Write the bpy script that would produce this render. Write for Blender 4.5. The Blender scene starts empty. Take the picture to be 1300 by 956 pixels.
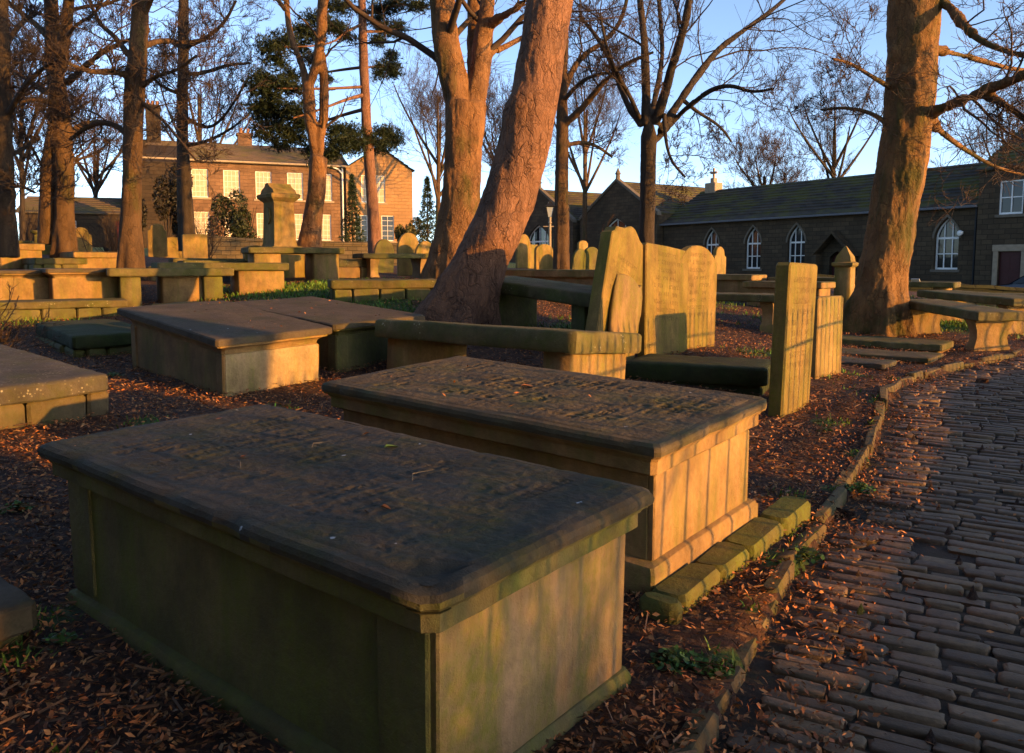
import bpy, math, random
import numpy as np
from mathutils import Vector, Matrix, noise

R = math.radians
scene = bpy.context.scene
C = scene.collection
# ------------------------------------------------------------------ camera, sky, sun, exposure
EYE = 1.40
F, CX, CY, HOR = 1027.0, 650.0, 433.0, 337.0
PITCH = math.atan((CY - HOR) / F)
cam = bpy.data.cameras.new('camera')
cam_o = bpy.data.objects.new('camera', cam)
C.objects.link(cam_o)
cam.sensor_width = 36.0
cam.lens = F / 1300 * 36
cam.shift_y = -45 / 1300
cam.clip_start = 0.05
cam.clip_end = 3000
cam_o.location = (0, 0, EYE)
cam_o.rotation_euler = (math.pi / 2 - PITCH, 0, 0)
scene.camera = cam_o

SUN_AZ, SUN_EL = 119.0, 8.0          # clockwise from +Y, degrees
w = bpy.data.worlds.new('World')
scene.world = w
w.use_nodes = True
nt = w.node_tree
for n_ in list(nt.nodes):
    nt.nodes.remove(n_)
sky = nt.nodes.new('ShaderNodeTexSky')
sky.sky_type = 'NISHITA'
sky.sun_disc = False
sky.sun_elevation = R(SUN_EL)
sky.sun_rotation = R(SUN_AZ)
sky.altitude = 200
sky.air_density = 0.45
sky.dust_density = 0.5
sky.ozone_density = 0.6
bg = nt.nodes.new('ShaderNodeBackground')
bg.inputs['Strength'].default_value = 0.14
wo = nt.nodes.new('ShaderNodeOutputWorld')
nt.links.new(sky.outputs[0], bg.inputs[0])
nt.links.new(bg.outputs[0], wo.inputs[0])
sun = bpy.data.lights.new('sun', 'SUN')
sun.energy = 3.6
sun.angle = R(0.5)
sun.color = (1.0, 0.455, 0.075)
sun_o = bpy.data.objects.new('sun', sun)
C.objects.link(sun_o)
sd = Vector((math.sin(R(SUN_AZ)) * math.cos(R(SUN_EL)), math.cos(R(SUN_AZ)) * math.cos(R(SUN_EL)), math.sin(R(SUN_EL))))
sun_o.rotation_euler = sd.to_track_quat('Z', 'Y').to_euler()
sun_o.location = (20, -12, 12)
scene.view_settings.view_transform = 'Standard'
scene.view_settings.look = 'None'
scene.view_settings.gamma = 1
scene.view_settings.exposure = 1.85

# ------------------------------------------------------------------ helpers
CP, SP = math.cos(PITCH), math.sin(PITCH)
def ray(u, v):
    a = (u - CX) / F; b = -(v - CY) / F
    return np.array([a, CP + b * SP, -SP + b * CP])
def P(u, v, D):
    r = ray(u, v)
    q = r * (D / r[1])
    return np.array([q[0], q[1], q[2] + EYE])

CTRL = np.array([
 (-1.8,3.0,.10),(.47,2.49,.065),(-.2,1.5,.03),(1.2,3.4,.09),(2.0,6.4,.21),(2.0,9.4,.46),(3.1,8,.33),(-2.31,6.3,.33),(-2.7,5.2,.29),
 (-4.25,9,.46),(-5.9,11,.70),(-6.6,12.5,.80),(-7.6,12,.80),(-1.8,11.3,.93),(.2,7.0,.36),(-.65,9.3,.62),(-1.0,14,1.12),(-4.1,15,1.1),
 (-8.5,15.5,1.15),(-11,20,1.65),(-10,17,1.4),(-2.6,18,1.15),(.9,24,1.30),(.65,14,.92),(3.4,12,.42),(4.6,17,.78),(4.8,19.5,1.0),
 (5.5,12.3,.41),(5.9,10.4,.30),(7.9,12.5,.33),(9.1,18,.62),(12,22,.62),(-4.3,17.5,1.2),
 (.7,2.6,.07),(1.3,3.7,.09),(2.15,5,.13),(3.6,8,.26),(5.9,10.5,.27),(10,14,.3),(3,1,.04),(6,7,.2),(9,10,.25),(3.4,4,.08),(14,16,.3),
 (-20,57,2.3),(-35,57,2.5),(-5,57,2.0),(22,36,-.2),(11,56,.3),(0,66,.5),(40,20,-.3),(40,60,0),(-40,20,2.2),(-40,0,1.),(-10,0,.4),
 (0,-6,-.1),(10,-6,0),(17,27,.3),(4,28,1.1),(-8,30,1.45),(-20,30,2.0),(-4,8,.42),(-6,5,.45),(30,5,-.2),(-12,8,.8)], float)
def tps_k(r2):
    return 0.5 * r2 * np.log(r2 + 1e-9)
_X = CTRL[:, :2]; _n = len(CTRL)
_d2 = ((_X[:, None] - _X[None]) ** 2).sum(-1)
_A = np.zeros((_n + 3, _n + 3))
_A[:_n, :_n] = tps_k(_d2) + np.eye(_n) * 0.25
_A[:_n, _n] = 1; _A[:_n, _n + 1:] = _X; _A[_n, :_n] = 1; _A[_n + 1:, :_n] = _X.T
_W = np.linalg.solve(_A, np.concatenate([CTRL[:, 2], np.zeros(3)]))
def terr(x, y):
    x = np.asarray(x, float); y = np.asarray(y, float)
    xc = np.clip(x, -45, 45); yc = np.clip(y, -8, 68)
    sh = xc.shape
    q = np.stack([xc.ravel(), yc.ravel()], 1)
    out = np.empty(len(q))
    for i in range(0, len(q), 20000):
        d2 = ((q[i:i + 20000, None] - _X[None]) ** 2).sum(-1)
        out[i:i + 20000] = tps_k(d2) @ _W[:_n] + _W[_n] + q[i:i + 20000] @ _W[_n + 1:]
    out = out.reshape(sh)
    return out - np.clip(y - 70, 0, 400) * 0.03
def tz(x, y):
    return float(terr(np.array([x]), np.array([y]))[0])
def G(u, v, dz=0.0):
    r = ray(u, v)
    t = np.arange(1.0, 60, .02)
    q = r[None] * t[:, None]
    below = (q[:, 2] + EYE) < terr(q[:, 0], q[:, 1]) + dz
    i = int(np.argmax(below))
    return np.array([q[i, 0], q[i, 1], q[i, 2] + EYE])

def fbm(p, o=4):
    return noise.fractal(Vector(p), 1.0, 2.0, o, noise_basis='PERLIN_ORIGINAL')

class MB:
    """collects verts and faces of one mesh"""
    def __init__(s): s.v = []; s.f = []
    def add(s, vs, fs):
        o = len(s.v); s.v += [tuple(map(float, q)) for q in vs]; s.f += [tuple(i + o for i in f) for f in fs]
    def loft(s, rings, cap0=True, cap1=True, closed=True):
        n = len(rings[0]); vs = [q for r in rings for q in r]; fs = []
        m = n if closed else n - 1
        for i in range(len(rings) - 1):
            for j in range(m):
                k = (j + 1) % n
                fs.append((i * n + j, i * n + k, (i + 1) * n + k, (i + 1) * n + j))
        if cap0: fs.append(tuple(range(n - 1, -1, -1)))
        if cap1: fs.append(tuple((len(rings) - 1) * n + j for j in range(n)))
        s.add(vs, fs)
    def rbox(s, x0, x1, y0, y1, z0, z1, b=.01, M=None):
        L, W = x1 - x0, y1 - y0
        b = min(b, L * .45, W * .45, (z1 - z0) * .45)
        def ring(i, z):
            a0, a1, c0, c1 = x0 + i, x1 - i, y0 + i, y1 - i
            return [(a0 + b, c0, z), (a1 - b, c0, z), (a1, c0 + b, z), (a1, c1 - b, z), (a1 - b, c1, z), (a0 + b, c1, z), (a0, c1 - b, z), (a0, c0 + b, z)]
        rs = [ring(b * .6, z0), ring(0, z0 + b), ring(0, z1 - b), ring(b * .6, z1)]
        if M is not None: rs = [[tuple(M @ Vector(q)) for q in r] for r in rs]
        s.loft(rs)
    def box(s, x0, x1, y0, y1, z0, z1, M=None):
        vs = [(x0,y0,z0),(x1,y0,z0),(x1,y1,z0),(x0,y1,z0),(x0,y0,z1),(x1,y0,z1),(x1,y1,z1),(x0,y1,z1)]
        if M is not None: vs = [tuple(M @ Vector(q)) for q in vs]
        s.add(vs, [(3,2,1,0),(4,5,6,7),(0,1,5,4),(1,2,6,5),(2,3,7,6),(3,0,4,7)])
    def tube(s, pts, rad, k=8, cap=True):
        pts = [Vector(q) for q in pts]; rings = []
        ref = Vector((0.31, 0.17, 0.93))
        for i, q in enumerate(pts):
            t = (pts[min(i + 1, len(pts) - 1)] - pts[max(i - 1, 0)]).normalized()
            rf = ref if abs(t.dot(ref)) < .95 else Vector((1, 0, 0))
            a = t.cross(rf).normalized(); b = t.cross(a)
            r = rad[i] if hasattr(rad, '__len__') else rad
            rings.append([tuple(q + (a * math.cos(2 * math.pi * j / k) - b * math.sin(2 * math.pi * j / k)) * r) for j in range(k)])
        s.loft(rings, cap, cap)
    def jitter(s, amp, sc, seed=0):
        out = []
        for q in s.v:
            a = Vector(q) * sc + Vector((seed * 3.1, seed * 1.7, 0))
            d = noise.noise_vector(a)
            out.append((q[0] + d.x * amp, q[1] + d.y * amp, q[2] + d.z * amp))
        s.v = out
    def build(s, name, mat, parent=None, smooth=40):
        me = bpy.data.meshes.new(name)
        me.from_pydata(s.v, [], s.f)
        return fin(name, me, mat, parent, smooth)

def fin(name, me, mat, parent=None, smooth=40):
    me.materials.append(mat)
    if smooth:
        me.polygons.foreach_set('use_smooth', [True] * len(me.polygons))
        me.set_sharp_from_angle(angle=R(smooth))
    me.update()
    o = bpy.data.objects.new(name, me)
    C.objects.link(o)
    if parent is not None: o.parent = parent
    return o

def mesh_np(name, V, Fs, mat, parent=None, smooth=0, col=None):
    """V (n,3); Fs list of int arrays (m,k)"""
    me = bpy.data.meshes.new(name)
    V = np.ascontiguousarray(V, np.float32)
    me.vertices.add(len(V)); me.vertices.foreach_set('co', V.ravel())
    tot = np.concatenate([np.full(len(f), f.shape[1], np.int32) for f in Fs])
    idx = np.concatenate([np.asarray(f, np.int32).ravel() for f in Fs])
    me.loops.add(len(idx)); me.loops.foreach_set('vertex_index', idx)
    me.polygons.add(len(tot))
    st = np.concatenate([[0], np.cumsum(tot)[:-1]]).astype(np.int32)
    me.polygons.foreach_set('loop_start', st)
    me.update(calc_edges=True)
    if col is not None:
        at = me.color_attributes.new('tint', 'FLOAT_COLOR', 'POINT')
        c4 = np.ones((len(V), 4), np.float32); c4[:, :3] = col
        at.data.foreach_set('color', c4.ravel())
    if smooth == 180:
        me.polygons.foreach_set('use_smooth', [True] * len(tot)); smooth = 0
    return fin(name, me, mat, parent, smooth)

def tag(o, label=None, cat=None, group=None, kind=None):
    if label: o['label'] = label
    if cat: o['category'] = cat
    if group: o['group'] = group
    if kind: o['kind'] = kind
    return o
def thing(name, label, cat, M=None, group=None):
    o = bpy.data.objects.new(name, None); C.objects.link(o)
    o.empty_display_size = .2
    if M is not None: o.matrix_world = M
    return tag(o, label, cat, group)
def frame(x, y, z, az=-51.0, tl=0.0, ts=0.0):
    """local X = direction az (clockwise from +Y) rising tl degrees, local -Y = az+90 rising ts"""
    X = Vector((math.sin(R(az)) * math.cos(R(tl)), math.cos(R(az)) * math.cos(R(tl)), math.sin(R(tl))))
    S = Vector((math.sin(R(az + 90)) * math.cos(R(ts)), math.cos(R(az + 90)) * math.cos(R(ts)), math.sin(R(ts))))
    Z = (S.cross(X)).normalized(); Z = Z if Z.z > 0 else -Z
    Y = Z.cross(X).normalized()
    M = Matrix(((X.x, Y.x, Z.x, x), (X.y, Y.y, Z.y, y), (X.z, Y.z, Z.z, z), (0, 0, 0, 1)))
    return M
def at(u, D, az=-51.0, tl=0.0, ts=0.0, dz=0.0):
    x = (u - CX) / F * D
    return frame(x, D, tz(x, D) + dz, az, tl, ts)
def corner_frame(Fp, az, tl, ts, L, W, H):
    M = frame(0, 0, 0, az, tl, ts)
    o = Vector(Fp) + M.to_3x3() @ Vector((L / 2, -W / 2, -H))
    M.translation = o
    return M
# ------------------------------------------------------------------ materials
class NT:
    def __init__(s, name):
        s.m = bpy.data.materials.new(name); s.m.use_nodes = True
        s.t = s.m.node_tree; s.b = s.t.nodes['Principled BSDF']
        s.b.inputs['Specular IOR Level'].default_value = .25
        s.tc = s.t.nodes.new('ShaderNodeTexCoord')
    def n(s, typ, **kw):
        o = s.t.nodes.new('ShaderNode' + typ)
        for k, v in kw.items(): setattr(o, k, v)
        return o
    def L(s, a, b): s.t.links.new(a, b)
    def put(s, sock, v):
        if hasattr(v, 'is_output') or isinstance(v, bpy.types.NodeSocket): s.L(v, sock)
        else: sock.default_value = v
    def math(s, op, a, b=0.0, c=None):
        o = s.n('Math', operation=op); s.put(o.inputs[0], a); s.put(o.inputs[1], b)
        if c is not None: s.put(o.inputs[2], c)
        return o.outputs[0]
    def sep(s, v):
        o = s.n('SeparateXYZ'); s.L(v, o.inputs[0]); return o.outputs
    def comb(s, x, y, z=0.0):
        o = s.n('CombineXYZ'); s.put(o.inputs[0], x); s.put(o.inputs[1], y); s.put(o.inputs[2], z); return o.outputs[0]
    def map(s, v, sc=(1, 1, 1), loc=(0, 0, 0)):
        o = s.n('Mapping'); s.L(v, o.inputs[0]); o.inputs['Scale'].default_value = sc; o.inputs['Location'].default_value = loc; return o.outputs[0]
    def noise(s, v, sc, det=4, rough=.55, dist=0.0):
        o = s.n('TexNoise'); s.L(v, o.inputs['Vector']); o.inputs['Scale'].default_value = sc; o.inputs['Detail'].default_value = det
        o.inputs['Roughness'].default_value = rough; o.inputs['Distortion'].default_value = dist; return o.outputs[0]
    def vor(s, v, sc, feat='F1', out='Distance'):
        o = s.n('TexVoronoi', feature=feat); s.L(v, o.inputs['Vector']); o.inputs['Scale'].default_value = sc; return o.outputs[out]
    def white(s, v):
        o = s.n('TexWhiteNoise'); s.L(v, o.inputs[0]); return o.outputs[0]
    def ramp(s, f, stops):
        o = s.n('ValToRGB'); s.put(o.inputs[0], f); e = o.color_ramp.elements
        while len(e) < len(stops): e.new(.5)
        for i, (p, c) in enumerate(stops):
            e[i].position = p; e[i].color = (c, c, c, 1) if not hasattr(c, '__len__') else (*c, 1)
        return o.outputs[0]
    def mix(s, f, a, b, bt='MIX'):
        o = s.n('Mix', data_type='RGBA', blend_type=bt); s.put(o.inputs[0], f)
        s.put(o.inputs[6], a if not isinstance(a, tuple) else (*a, 1)); s.put(o.inputs[7], b if not isinstance(b, tuple) else (*b, 1)); return o.outputs[2]
    def bump(s, h, st=.5, d=.01, prev=None):
        o = s.n('Bump'); s.L(h, o.inputs['Height']); o.inputs['Strength'].default_value = st; o.inputs['Distance'].default_value = d
        if prev is not None: s.L(prev, o.inputs['Normal'])
        return o.outputs[0]
    def out(s, col, rough=.85, nrm=None):
        s.put(s.b.inputs['Base Color'], col if not isinstance(col, tuple) else (*col, 1)); s.put(s.b.inputs['Roughness'], rough)
        if nrm is not None: s.L(nrm, s.b.inputs['Normal'])
        return s.m
    def letters(s, u, v, row=.07, ulim=.4, v0=-9., v1=9., amt=.18):
        """rows of worn cut lettering: text runs along u, rows stack along v"""
        rv = s.math('DIVIDE', v, row); rid = s.math('FLOOR', rv); fv = s.math('FRACT', rv)
        inr = s.math('MULTIPLY', s.math('GREATER_THAN', fv, .28), s.math('LESS_THAN', fv, .80))
        gw = row * .46
        cu = s.math('ADD', s.math('DIVIDE', u, gw), s.math('MULTIPLY', rid, .37))
        fu = s.math('FRACT', cu); cid = s.math('FLOOR', cu)
        inc = s.math('GREATER_THAN', fu, .22)
        px = s.white(s.comb(s.math('FLOOR', s.math('MULTIPLY', cu, 3.85)), s.math('FLOOR', s.math('MULTIPLY', rv, 7.7)), 3.0))
        ink = s.math('GREATER_THAN', px, .45)
        word = s.math('GREATER_THAN', s.white(s.comb(cid, rid, 7.0)), amt)
        # every row has its own length, as centred inscriptions do
        lim = s.math('MULTIPLY_ADD', s.white(s.comb(rid, 2.0, 1.0)), ulim * .45, ulim * .55)
        inu = s.math('LESS_THAN', s.math('ABSOLUTE', u), lim)
        inv = s.math('MULTIPLY', s.math('GREATER_THAN', v, v0), s.math('LESS_THAN', v, v1))
        m = s.math('MULTIPLY', inr, inc)
        for q in (ink, word, inu, inv): m = s.math('MULTIPLY', m, q)
        return m

def stone(name, a, b, moss, mossamt=.5, text=None, spots=.0, bird=.0, grain=1.0, streak=True, rough=.9):
    s = NT(name)
    oi = s.n('ObjectInfo')
    off = s.n('VectorMath', operation='ADD'); s.L(s.tc.outputs['Object'], off.inputs[0])
    sc = s.n('VectorMath', operation='SCALE'); sc.inputs[0].default_value = (17.3, 9.1, 5.7); s.L(oi.outputs['Random'], sc.inputs['Scale']); s.L(sc.outputs[0], off.inputs[1])
    v = off.outputs[0]
    n1 = s.noise(v, 2.6, 6, .62)
    n2 = s.noise(v, 38, 5, .6)
    n3 = s.noise(v, 190, 3, .6)
    col = s.mix(s.ramp(n1, [(.33, 0.), (.68, 1.)]), a, b)
    mv = s.map(v, (3.2, 3.2, .55) if streak else (2.2, 2.2, 2.2), (4, 2, 7))
    mn = s.noise(mv, 1.5, 7, .66)
    mk = s.ramp(mn, [(.62 - .3 * mossamt, 0.), (.80 - .26 * mossamt, 1.)])
    mk = s.math('MULTIPLY', mk, s.ramp(n2, [(.25, .55), (.6, 1.)]))
    col = s.mix(mk, col, moss)
    # soot and grime blotches
    g = s.ramp(s.noise(s.map(v, (1, 1, .7), (9, 1, 3)), 4.3, 6, .7), [(.40, 0.), (.70, .72)])
    col = s.mix(g, col, (a[0] * .28, a[1] * .28, a[2] * .3))
    col = s.mix(s.ramp(n2, [(.3, .35), (.55, 0.)]), col, (a[0] * .4, a[1] * .42, a[2] * .4))
    h = s.math('ADD', s.math('MULTIPLY', n2, .6), s.math('MULTIPLY', n3, .28))
    h = s.math('ADD', h, s.math('MULTIPLY', s.noise(v, 9, 4, .6), .9))
    tb = None
    if text is not None:
        o3 = s.sep(s.tc.outputs['Object'])
        ax = {'x': o3[0], 'y': o3[1], 'z': o3[2]}
        m = s.letters(ax[text[0]], ax[text[1]], text[2], text[3], text[4], text[5])
        wear = s.ramp(s.noise(v, 6, 3, .6), [(.3, .15), (.55, 1.)])
        m = s.math('MULTIPLY', m, wear)
        tb = s.bump(s.math('SUBTRACT', 1.0, m), min(1.0, text[6] * .25), .016)
        col = s.mix(s.math('MULTIPLY', m, min(.8, text[6] * .2)), col, (a[0] * .22, a[1] * .22, a[2] * .22))
    if spots > 0:
        d = s.vor(v, 34); pick = s.ramp(s.noise(v, 5.5, 4, .6), [(.60 - .12 * spots, 0.), (.66, 1.)])
        d2 = s.math('ADD', d, s.math('MULTIPLY', n3, .35))
        k = s.math('MULTIPLY', s.math('LESS_THAN', d2, .42), pick)
        col = s.mix(s.math('MULTIPLY', k, .6), col, (.36, .33, .22))
    if bird > 0:
        d = s.vor(s.map(v, (1, 1, 1), (.3, .8, 0)), 5.5)
        d2 = s.math('ADD', d, s.math('MULTIPLY', s.noise(v, 60, 3), .22))
        col = s.mix(s.math('MULTIPLY', s.math('LESS_THAN', d2, .118 + .03 * bird), .85), col, (.40, .40, .40))
    nb = s.bump(h, .75 * grain, .012, tb)
    return s.out(col, rough, nb)

SAND_A, SAND_B, ALGAE = (.31, .19, .078), (.22, .135, .056), (.13, .135, .03)
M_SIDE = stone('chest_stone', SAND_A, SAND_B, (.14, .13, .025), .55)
M_DARKSIDE = stone('algae_shade_stone', (.16, .125, .055), (.085, .078, .032), (.095, .105, .018), .8)  # algae stone darkened further for sides and tombs lying in shade
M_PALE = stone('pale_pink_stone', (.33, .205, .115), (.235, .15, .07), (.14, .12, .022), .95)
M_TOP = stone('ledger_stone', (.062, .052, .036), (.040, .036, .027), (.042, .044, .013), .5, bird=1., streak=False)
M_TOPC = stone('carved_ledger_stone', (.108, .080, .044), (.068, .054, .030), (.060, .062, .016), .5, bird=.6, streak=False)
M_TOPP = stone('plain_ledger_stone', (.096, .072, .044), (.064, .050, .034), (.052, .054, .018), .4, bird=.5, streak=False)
M_SLAB = stone('mossy_slab_stone', (.152, .116, .052), (.096, .080, .032), (.068, .076, .013), .75, streak=False, spots=.2)
M_GREEN = stone('green_slab_stone', (.052, .052, .021), (.035, .038, .014), (.028, .042, .007), .9, streak=False)
M_LICH = stone('lichened_slab_stone', (.090, .075, .053), (.056, .050, .036), (.056, .060, .015), .5, streak=False, spots=1.0)
M_HEAD = stone('headstone_stone', (.26, .165, .05), (.17, .112, .034), (.115, .105, .012), .8, text=('x', 'z', .085, .36, .35, 1.12, 2.6))
M_HEADP = stone('plain_headstone_stone', (.30, .19, .065), (.21, .14, .05), (.125, .12, .018), .6)
M_STEP = stone('mossy_step', (.15, .12, .035), (.085, .085, .02), (.095, .112, .013), .9, streak=False)
M_KERB = stone('kerb_stone', (.136, .100, .048), (.080, .064, .036), (.060, .064, .014), .55, streak=False)
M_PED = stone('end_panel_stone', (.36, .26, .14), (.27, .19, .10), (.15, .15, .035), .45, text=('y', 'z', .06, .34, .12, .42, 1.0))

def masonry(name, a, b, mort, sx=1.0, sz=1.0, bw=.52, bh=.24, dark=.5):
    s = NT(name)
    o3 = s.sep(s.tc.outputs['Object'])
    v = s.comb(s.math('ADD', o3[0], o3[1]), o3[2], 0.0)
    nv = s.tc.outputs['Object']
    wob = s.n('VectorMath', operation='ADD'); s.L(v, wob.inputs[0])
    nn = s.n('TexNoise'); s.L(nv, nn.inputs['Vector']); nn.inputs['Scale'].default_value = 2.2
    ws = s.n('VectorMath', operation='SCALE'); s.L(nn.outputs[1], ws.inputs[0]); ws.inputs['Scale'].default_value = .05; s.L(ws.outputs[0], wob.inputs[1])
    br = s.n('TexBrick'); s.L(wob.outputs[0], br.inputs['Vector'])
    br.inputs['Scale'].default_value = 1.0; br.inputs['Brick Width'].default_value = bw; br.inputs['Row Height'].default_value = bh
    br.inputs['Mortar Size'].default_value = .012; br.inputs['Mortar Smooth'].default_value = .3; br.inputs['Bias'].default_value = -.1
    br.inputs['Color1'].default_value = (*a, 1); br.inputs['Color2'].default_value = (*b, 1); br.inputs['Mortar'].default_value = (*mort, 1)
    n1 = s.noise(nv, .7, 6, .65); n2 = s.noise(nv, 14, 4, .6)
    col = s.mix(s.ramp(n1, [(.4, 0.), (.72, dark)]), br.outputs[0], (a[0] * .25, a[1] * .25, a[2] * .27))
    col = s.mix(s.ramp(n2, [(.35, .3), (.6, 0.)]), col, (a[0] * .4, a[1] * .4, a[2] * .4))
    h = s.math('SUBTRACT', s.math('MULTIPLY', n2, .5), br.outputs[1])
    return s.out(col, .9, s.bump(h, .8, .03))
M_HOUSE = masonry('house_masonry', (.20, .115, .062), (.14, .08, .045), (.11, .07, .042), dark=.65)
M_GABLE = masonry('gable_masonry', (.34, .20, .095), (.29, .17, .08), (.22, .135, .07), dark=.25)
M_CHAPEL = masonry('chapel_masonry', (.085, .058, .032), (.048, .034, .02), (.028, .022, .015), dark=.5)
M_SOOTSHADE = masonry('soot_shade_masonry', (.05, .034, .02), (.03, .021, .014), (.02, .015, .011), dark=.5)  # sooty stone; on the parsonage end it stands in for tree shade
M_MOSSWALL = masonry('mossy_wall', (.045, .045, .015), (.03, .03, .012), (.014, .014, .008), bw=.38, bh=.15, dark=.5)
M_WALL = masonry('rubble_wall', (.15, .11, .06), (.09, .07, .04), (.035, .03, .02), bw=.38, bh=.15, dark=.5)

def slates(name, a, b, moss):
    s = NT(name); o = s.tc.outputs['Object']; o3 = s.sep(o)
    cell = s.white(s.comb(s.math('FLOOR', s.math('MULTIPLY', s.math('ADD', o3[0], o3[1]), 2.1)), s.math('FLOOR', s.math('MULTIPLY', o3[2], 4.4)), 0.0))
    col = s.mix(cell, a, b)
    mk = s.ramp(s.noise(s.map(o, (.6, .6, 1.6)), 1.1, 6, .68), [(.46, 0.), (.6, .9)])
    col = s.mix(mk, col, moss)
    n2 = s.noise(o, 18, 4, .6)
    col = s.mix(s.ramp(n2, [(.3, .4), (.6, 0.)]), col, (a[0] * .4, a[1] * .4, a[2] * .4))
    return s.out(col, .85, s.bump(n2, .8, .02))
M_SLATE = slates('stone_slates', (.058, .043, .03), (.03, .024, .018), (.075, .07, .011))
M_SLATE2 = slates('house_slates', (.10, .072, .055), (.07, .052, .042), (.08, .07, .03))

def plain(name, col, rough=.6, metal=0., nsc=12., var=.25):
    s = NT(name); n = s.noise(s.tc.outputs['Object'], nsc, 4, .6)
    c = s.mix(s.ramp(n, [(.3, 0.), (.7, 1.)]), tuple(q * (1 - var) for q in col), col)
    s.b.inputs['Metallic'].default_value = metal
    return s.out(c, rough, s.bump(n, .15, .005))
M_WHITE = plain('white_paint', (.78, .76, .72), .5)
M_BLIND = plain('pale_blind', (.46, .37, .26), .8, nsc=5.)
M_IRON = plain('black_iron', (.02, .02, .022), .5, .3)
M_DOOR = plain('dark_red_door', (.06, .012, .01), .5)
M_LEAD = plain('grey_lead', (.12, .12, .13), .6)
M_CARP = plain('dark_car_paint', (.02, .03, .07), .2)
M_TYRE = plain('black_rubber', (.015, .015, .015), .8)
M_POT = plain('clay_pot', (.26, .13, .07), .8)
M_TRIM = plain('dressed_stone', (.30, .235, .16), .85, nsc=6.)
M_TRIMD = plain('sooty_dressed_stone', (.14, .115, .085), .85, nsc=6.)
def glass(name, col=(.015, .017, .02)):
    s = NT(name); s.b.inputs['Specular IOR Level'].default_value = .3
    n = s.noise(s.tc.outputs['Object'], 3, 2)
    return s.out(col, .06, s.bump(n, .08, .02))
M_GLASS = glass('window_glass')
M_SMOKE = glass('lamp_glass', (.25, .28, .30))

def bark(name, a, b, c, sc=1.0, st=1.0, plates=True, moss=None, mossamt=.4):
    s = NT(name); o = s.tc.outputs['Object']
    dn = s.n('TexNoise'); s.L(o, dn.inputs['Vector']); dn.inputs['Scale'].default_value = 5 * sc; dn.inputs['Detail'].default_value = 5
    ad = s.n('VectorMath', operation='ADD'); sc_ = s.n('VectorMath', operation='SCALE'); s.L(dn.outputs[1], sc_.inputs[0]); sc_.inputs['Scale'].default_value = .24 / sc
    s.L(o, ad.inputs[0]); s.L(sc_.outputs[0], ad.inputs[1])
    v = s.map(ad.outputs[0], (1, 1, .42))
    e = s.vor(v, 8 * sc, 'DISTANCE_TO_EDGE'); e2 = s.vor(v, 27 * sc, 'DISTANCE_TO_EDGE')
    cell = s.vor(v, 8 * sc, 'F1', 'Color')
    n1 = s.noise(o, 1.6, 6, .65); n2 = s.noise(s.map(o, (1, 1, .3)), 30 * sc, 5, .65)
    col = s.mix(s.ramp(n1, [(.35, 0.), (.66, 1.)]), a, b)
    cs = s.sep(cell)
    col = s.mix(s.math('MULTIPLY', cs[0], .45), col, c)
    crack = s.ramp(e, [(.0, 1.), (.07, 0.)]); crack2 = s.ramp(e2, [(.0, .6), (.10, 0.)])
    k = s.math('MAXIMUM', crack, crack2)
    k = s.math('MULTIPLY', s.math('MULTIPLY', k, s.ramp(n2, [(.35, .3), (.6, 1.)])), s.ramp(s.noise(o, 3.5, 4, .6), [(.36, .1), (.62, 1.)])) if plates else s.math('MULTIPLY', crack2, .5)
    col = s.mix(s.math('MULTIPLY', k, .85), col, tuple(q * .22 for q in a))
    col = s.mix(s.ramp(n2, [(.3, .5), (.6, 0.)]), col, tuple(q * .45 for q in a))
    if moss is not None:
        mk = s.ramp(s.noise(s.map(o, (1, 1, .35), (3, 3, 3)), 2.4, 6, .66), [(.62 - .25 * mossamt, 0.), (.75 - .2 * mossamt, .9)])
        col = s.mix(mk, col, moss)
    h = s.math('SUBTRACT', s.math('ADD', s.math('MULTIPLY', n2, .8), s.math('MULTIPLY', cs[1], .5 if plates else .1)), s.math('MULTIPLY', k, 1.2))
    return s.out(col, .9, s.bump(h, .9 * st, .028 / sc))
M_BARK = bark('flaky_red_bark', (.19, .092, .05), (.085, .047, .031), (.25, .125, .07), 1.0, 1.0)
M_BARK2 = bark('smooth_green_bark', (.22, .115, .04), (.075, .045, .02), (.25, .125, .045), 1.4, 1.0, True, (.055, .052, .01), .5)
M_BARK4 = bark('orange_bark', (.21, .105, .045), (.095, .052, .026), (.25, .13, .055), 1.3, 1.0, True, (.06, .052, .012), .3)
M_BARK3 = bark('rough_grey_bark', (.095, .055, .028), (.05, .031, .018), (.125, .072, .034), 1.5, 1., True, (.05, .046, .011), .35)
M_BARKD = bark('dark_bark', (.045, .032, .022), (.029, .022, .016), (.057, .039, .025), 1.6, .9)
M_PINEB = bark('pine_bark', (.20, .10, .065), (.14, .08, .055), (.24, .12, .075), 1.2, .9)
M_TWIG = plain('twig_bark', (.062, .040, .026), .85, nsc=4., var=.4)
M_TWIGD = plain('dark_twig_bark', (.034, .024, .018), .85, nsc=4., var=.4)

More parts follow.
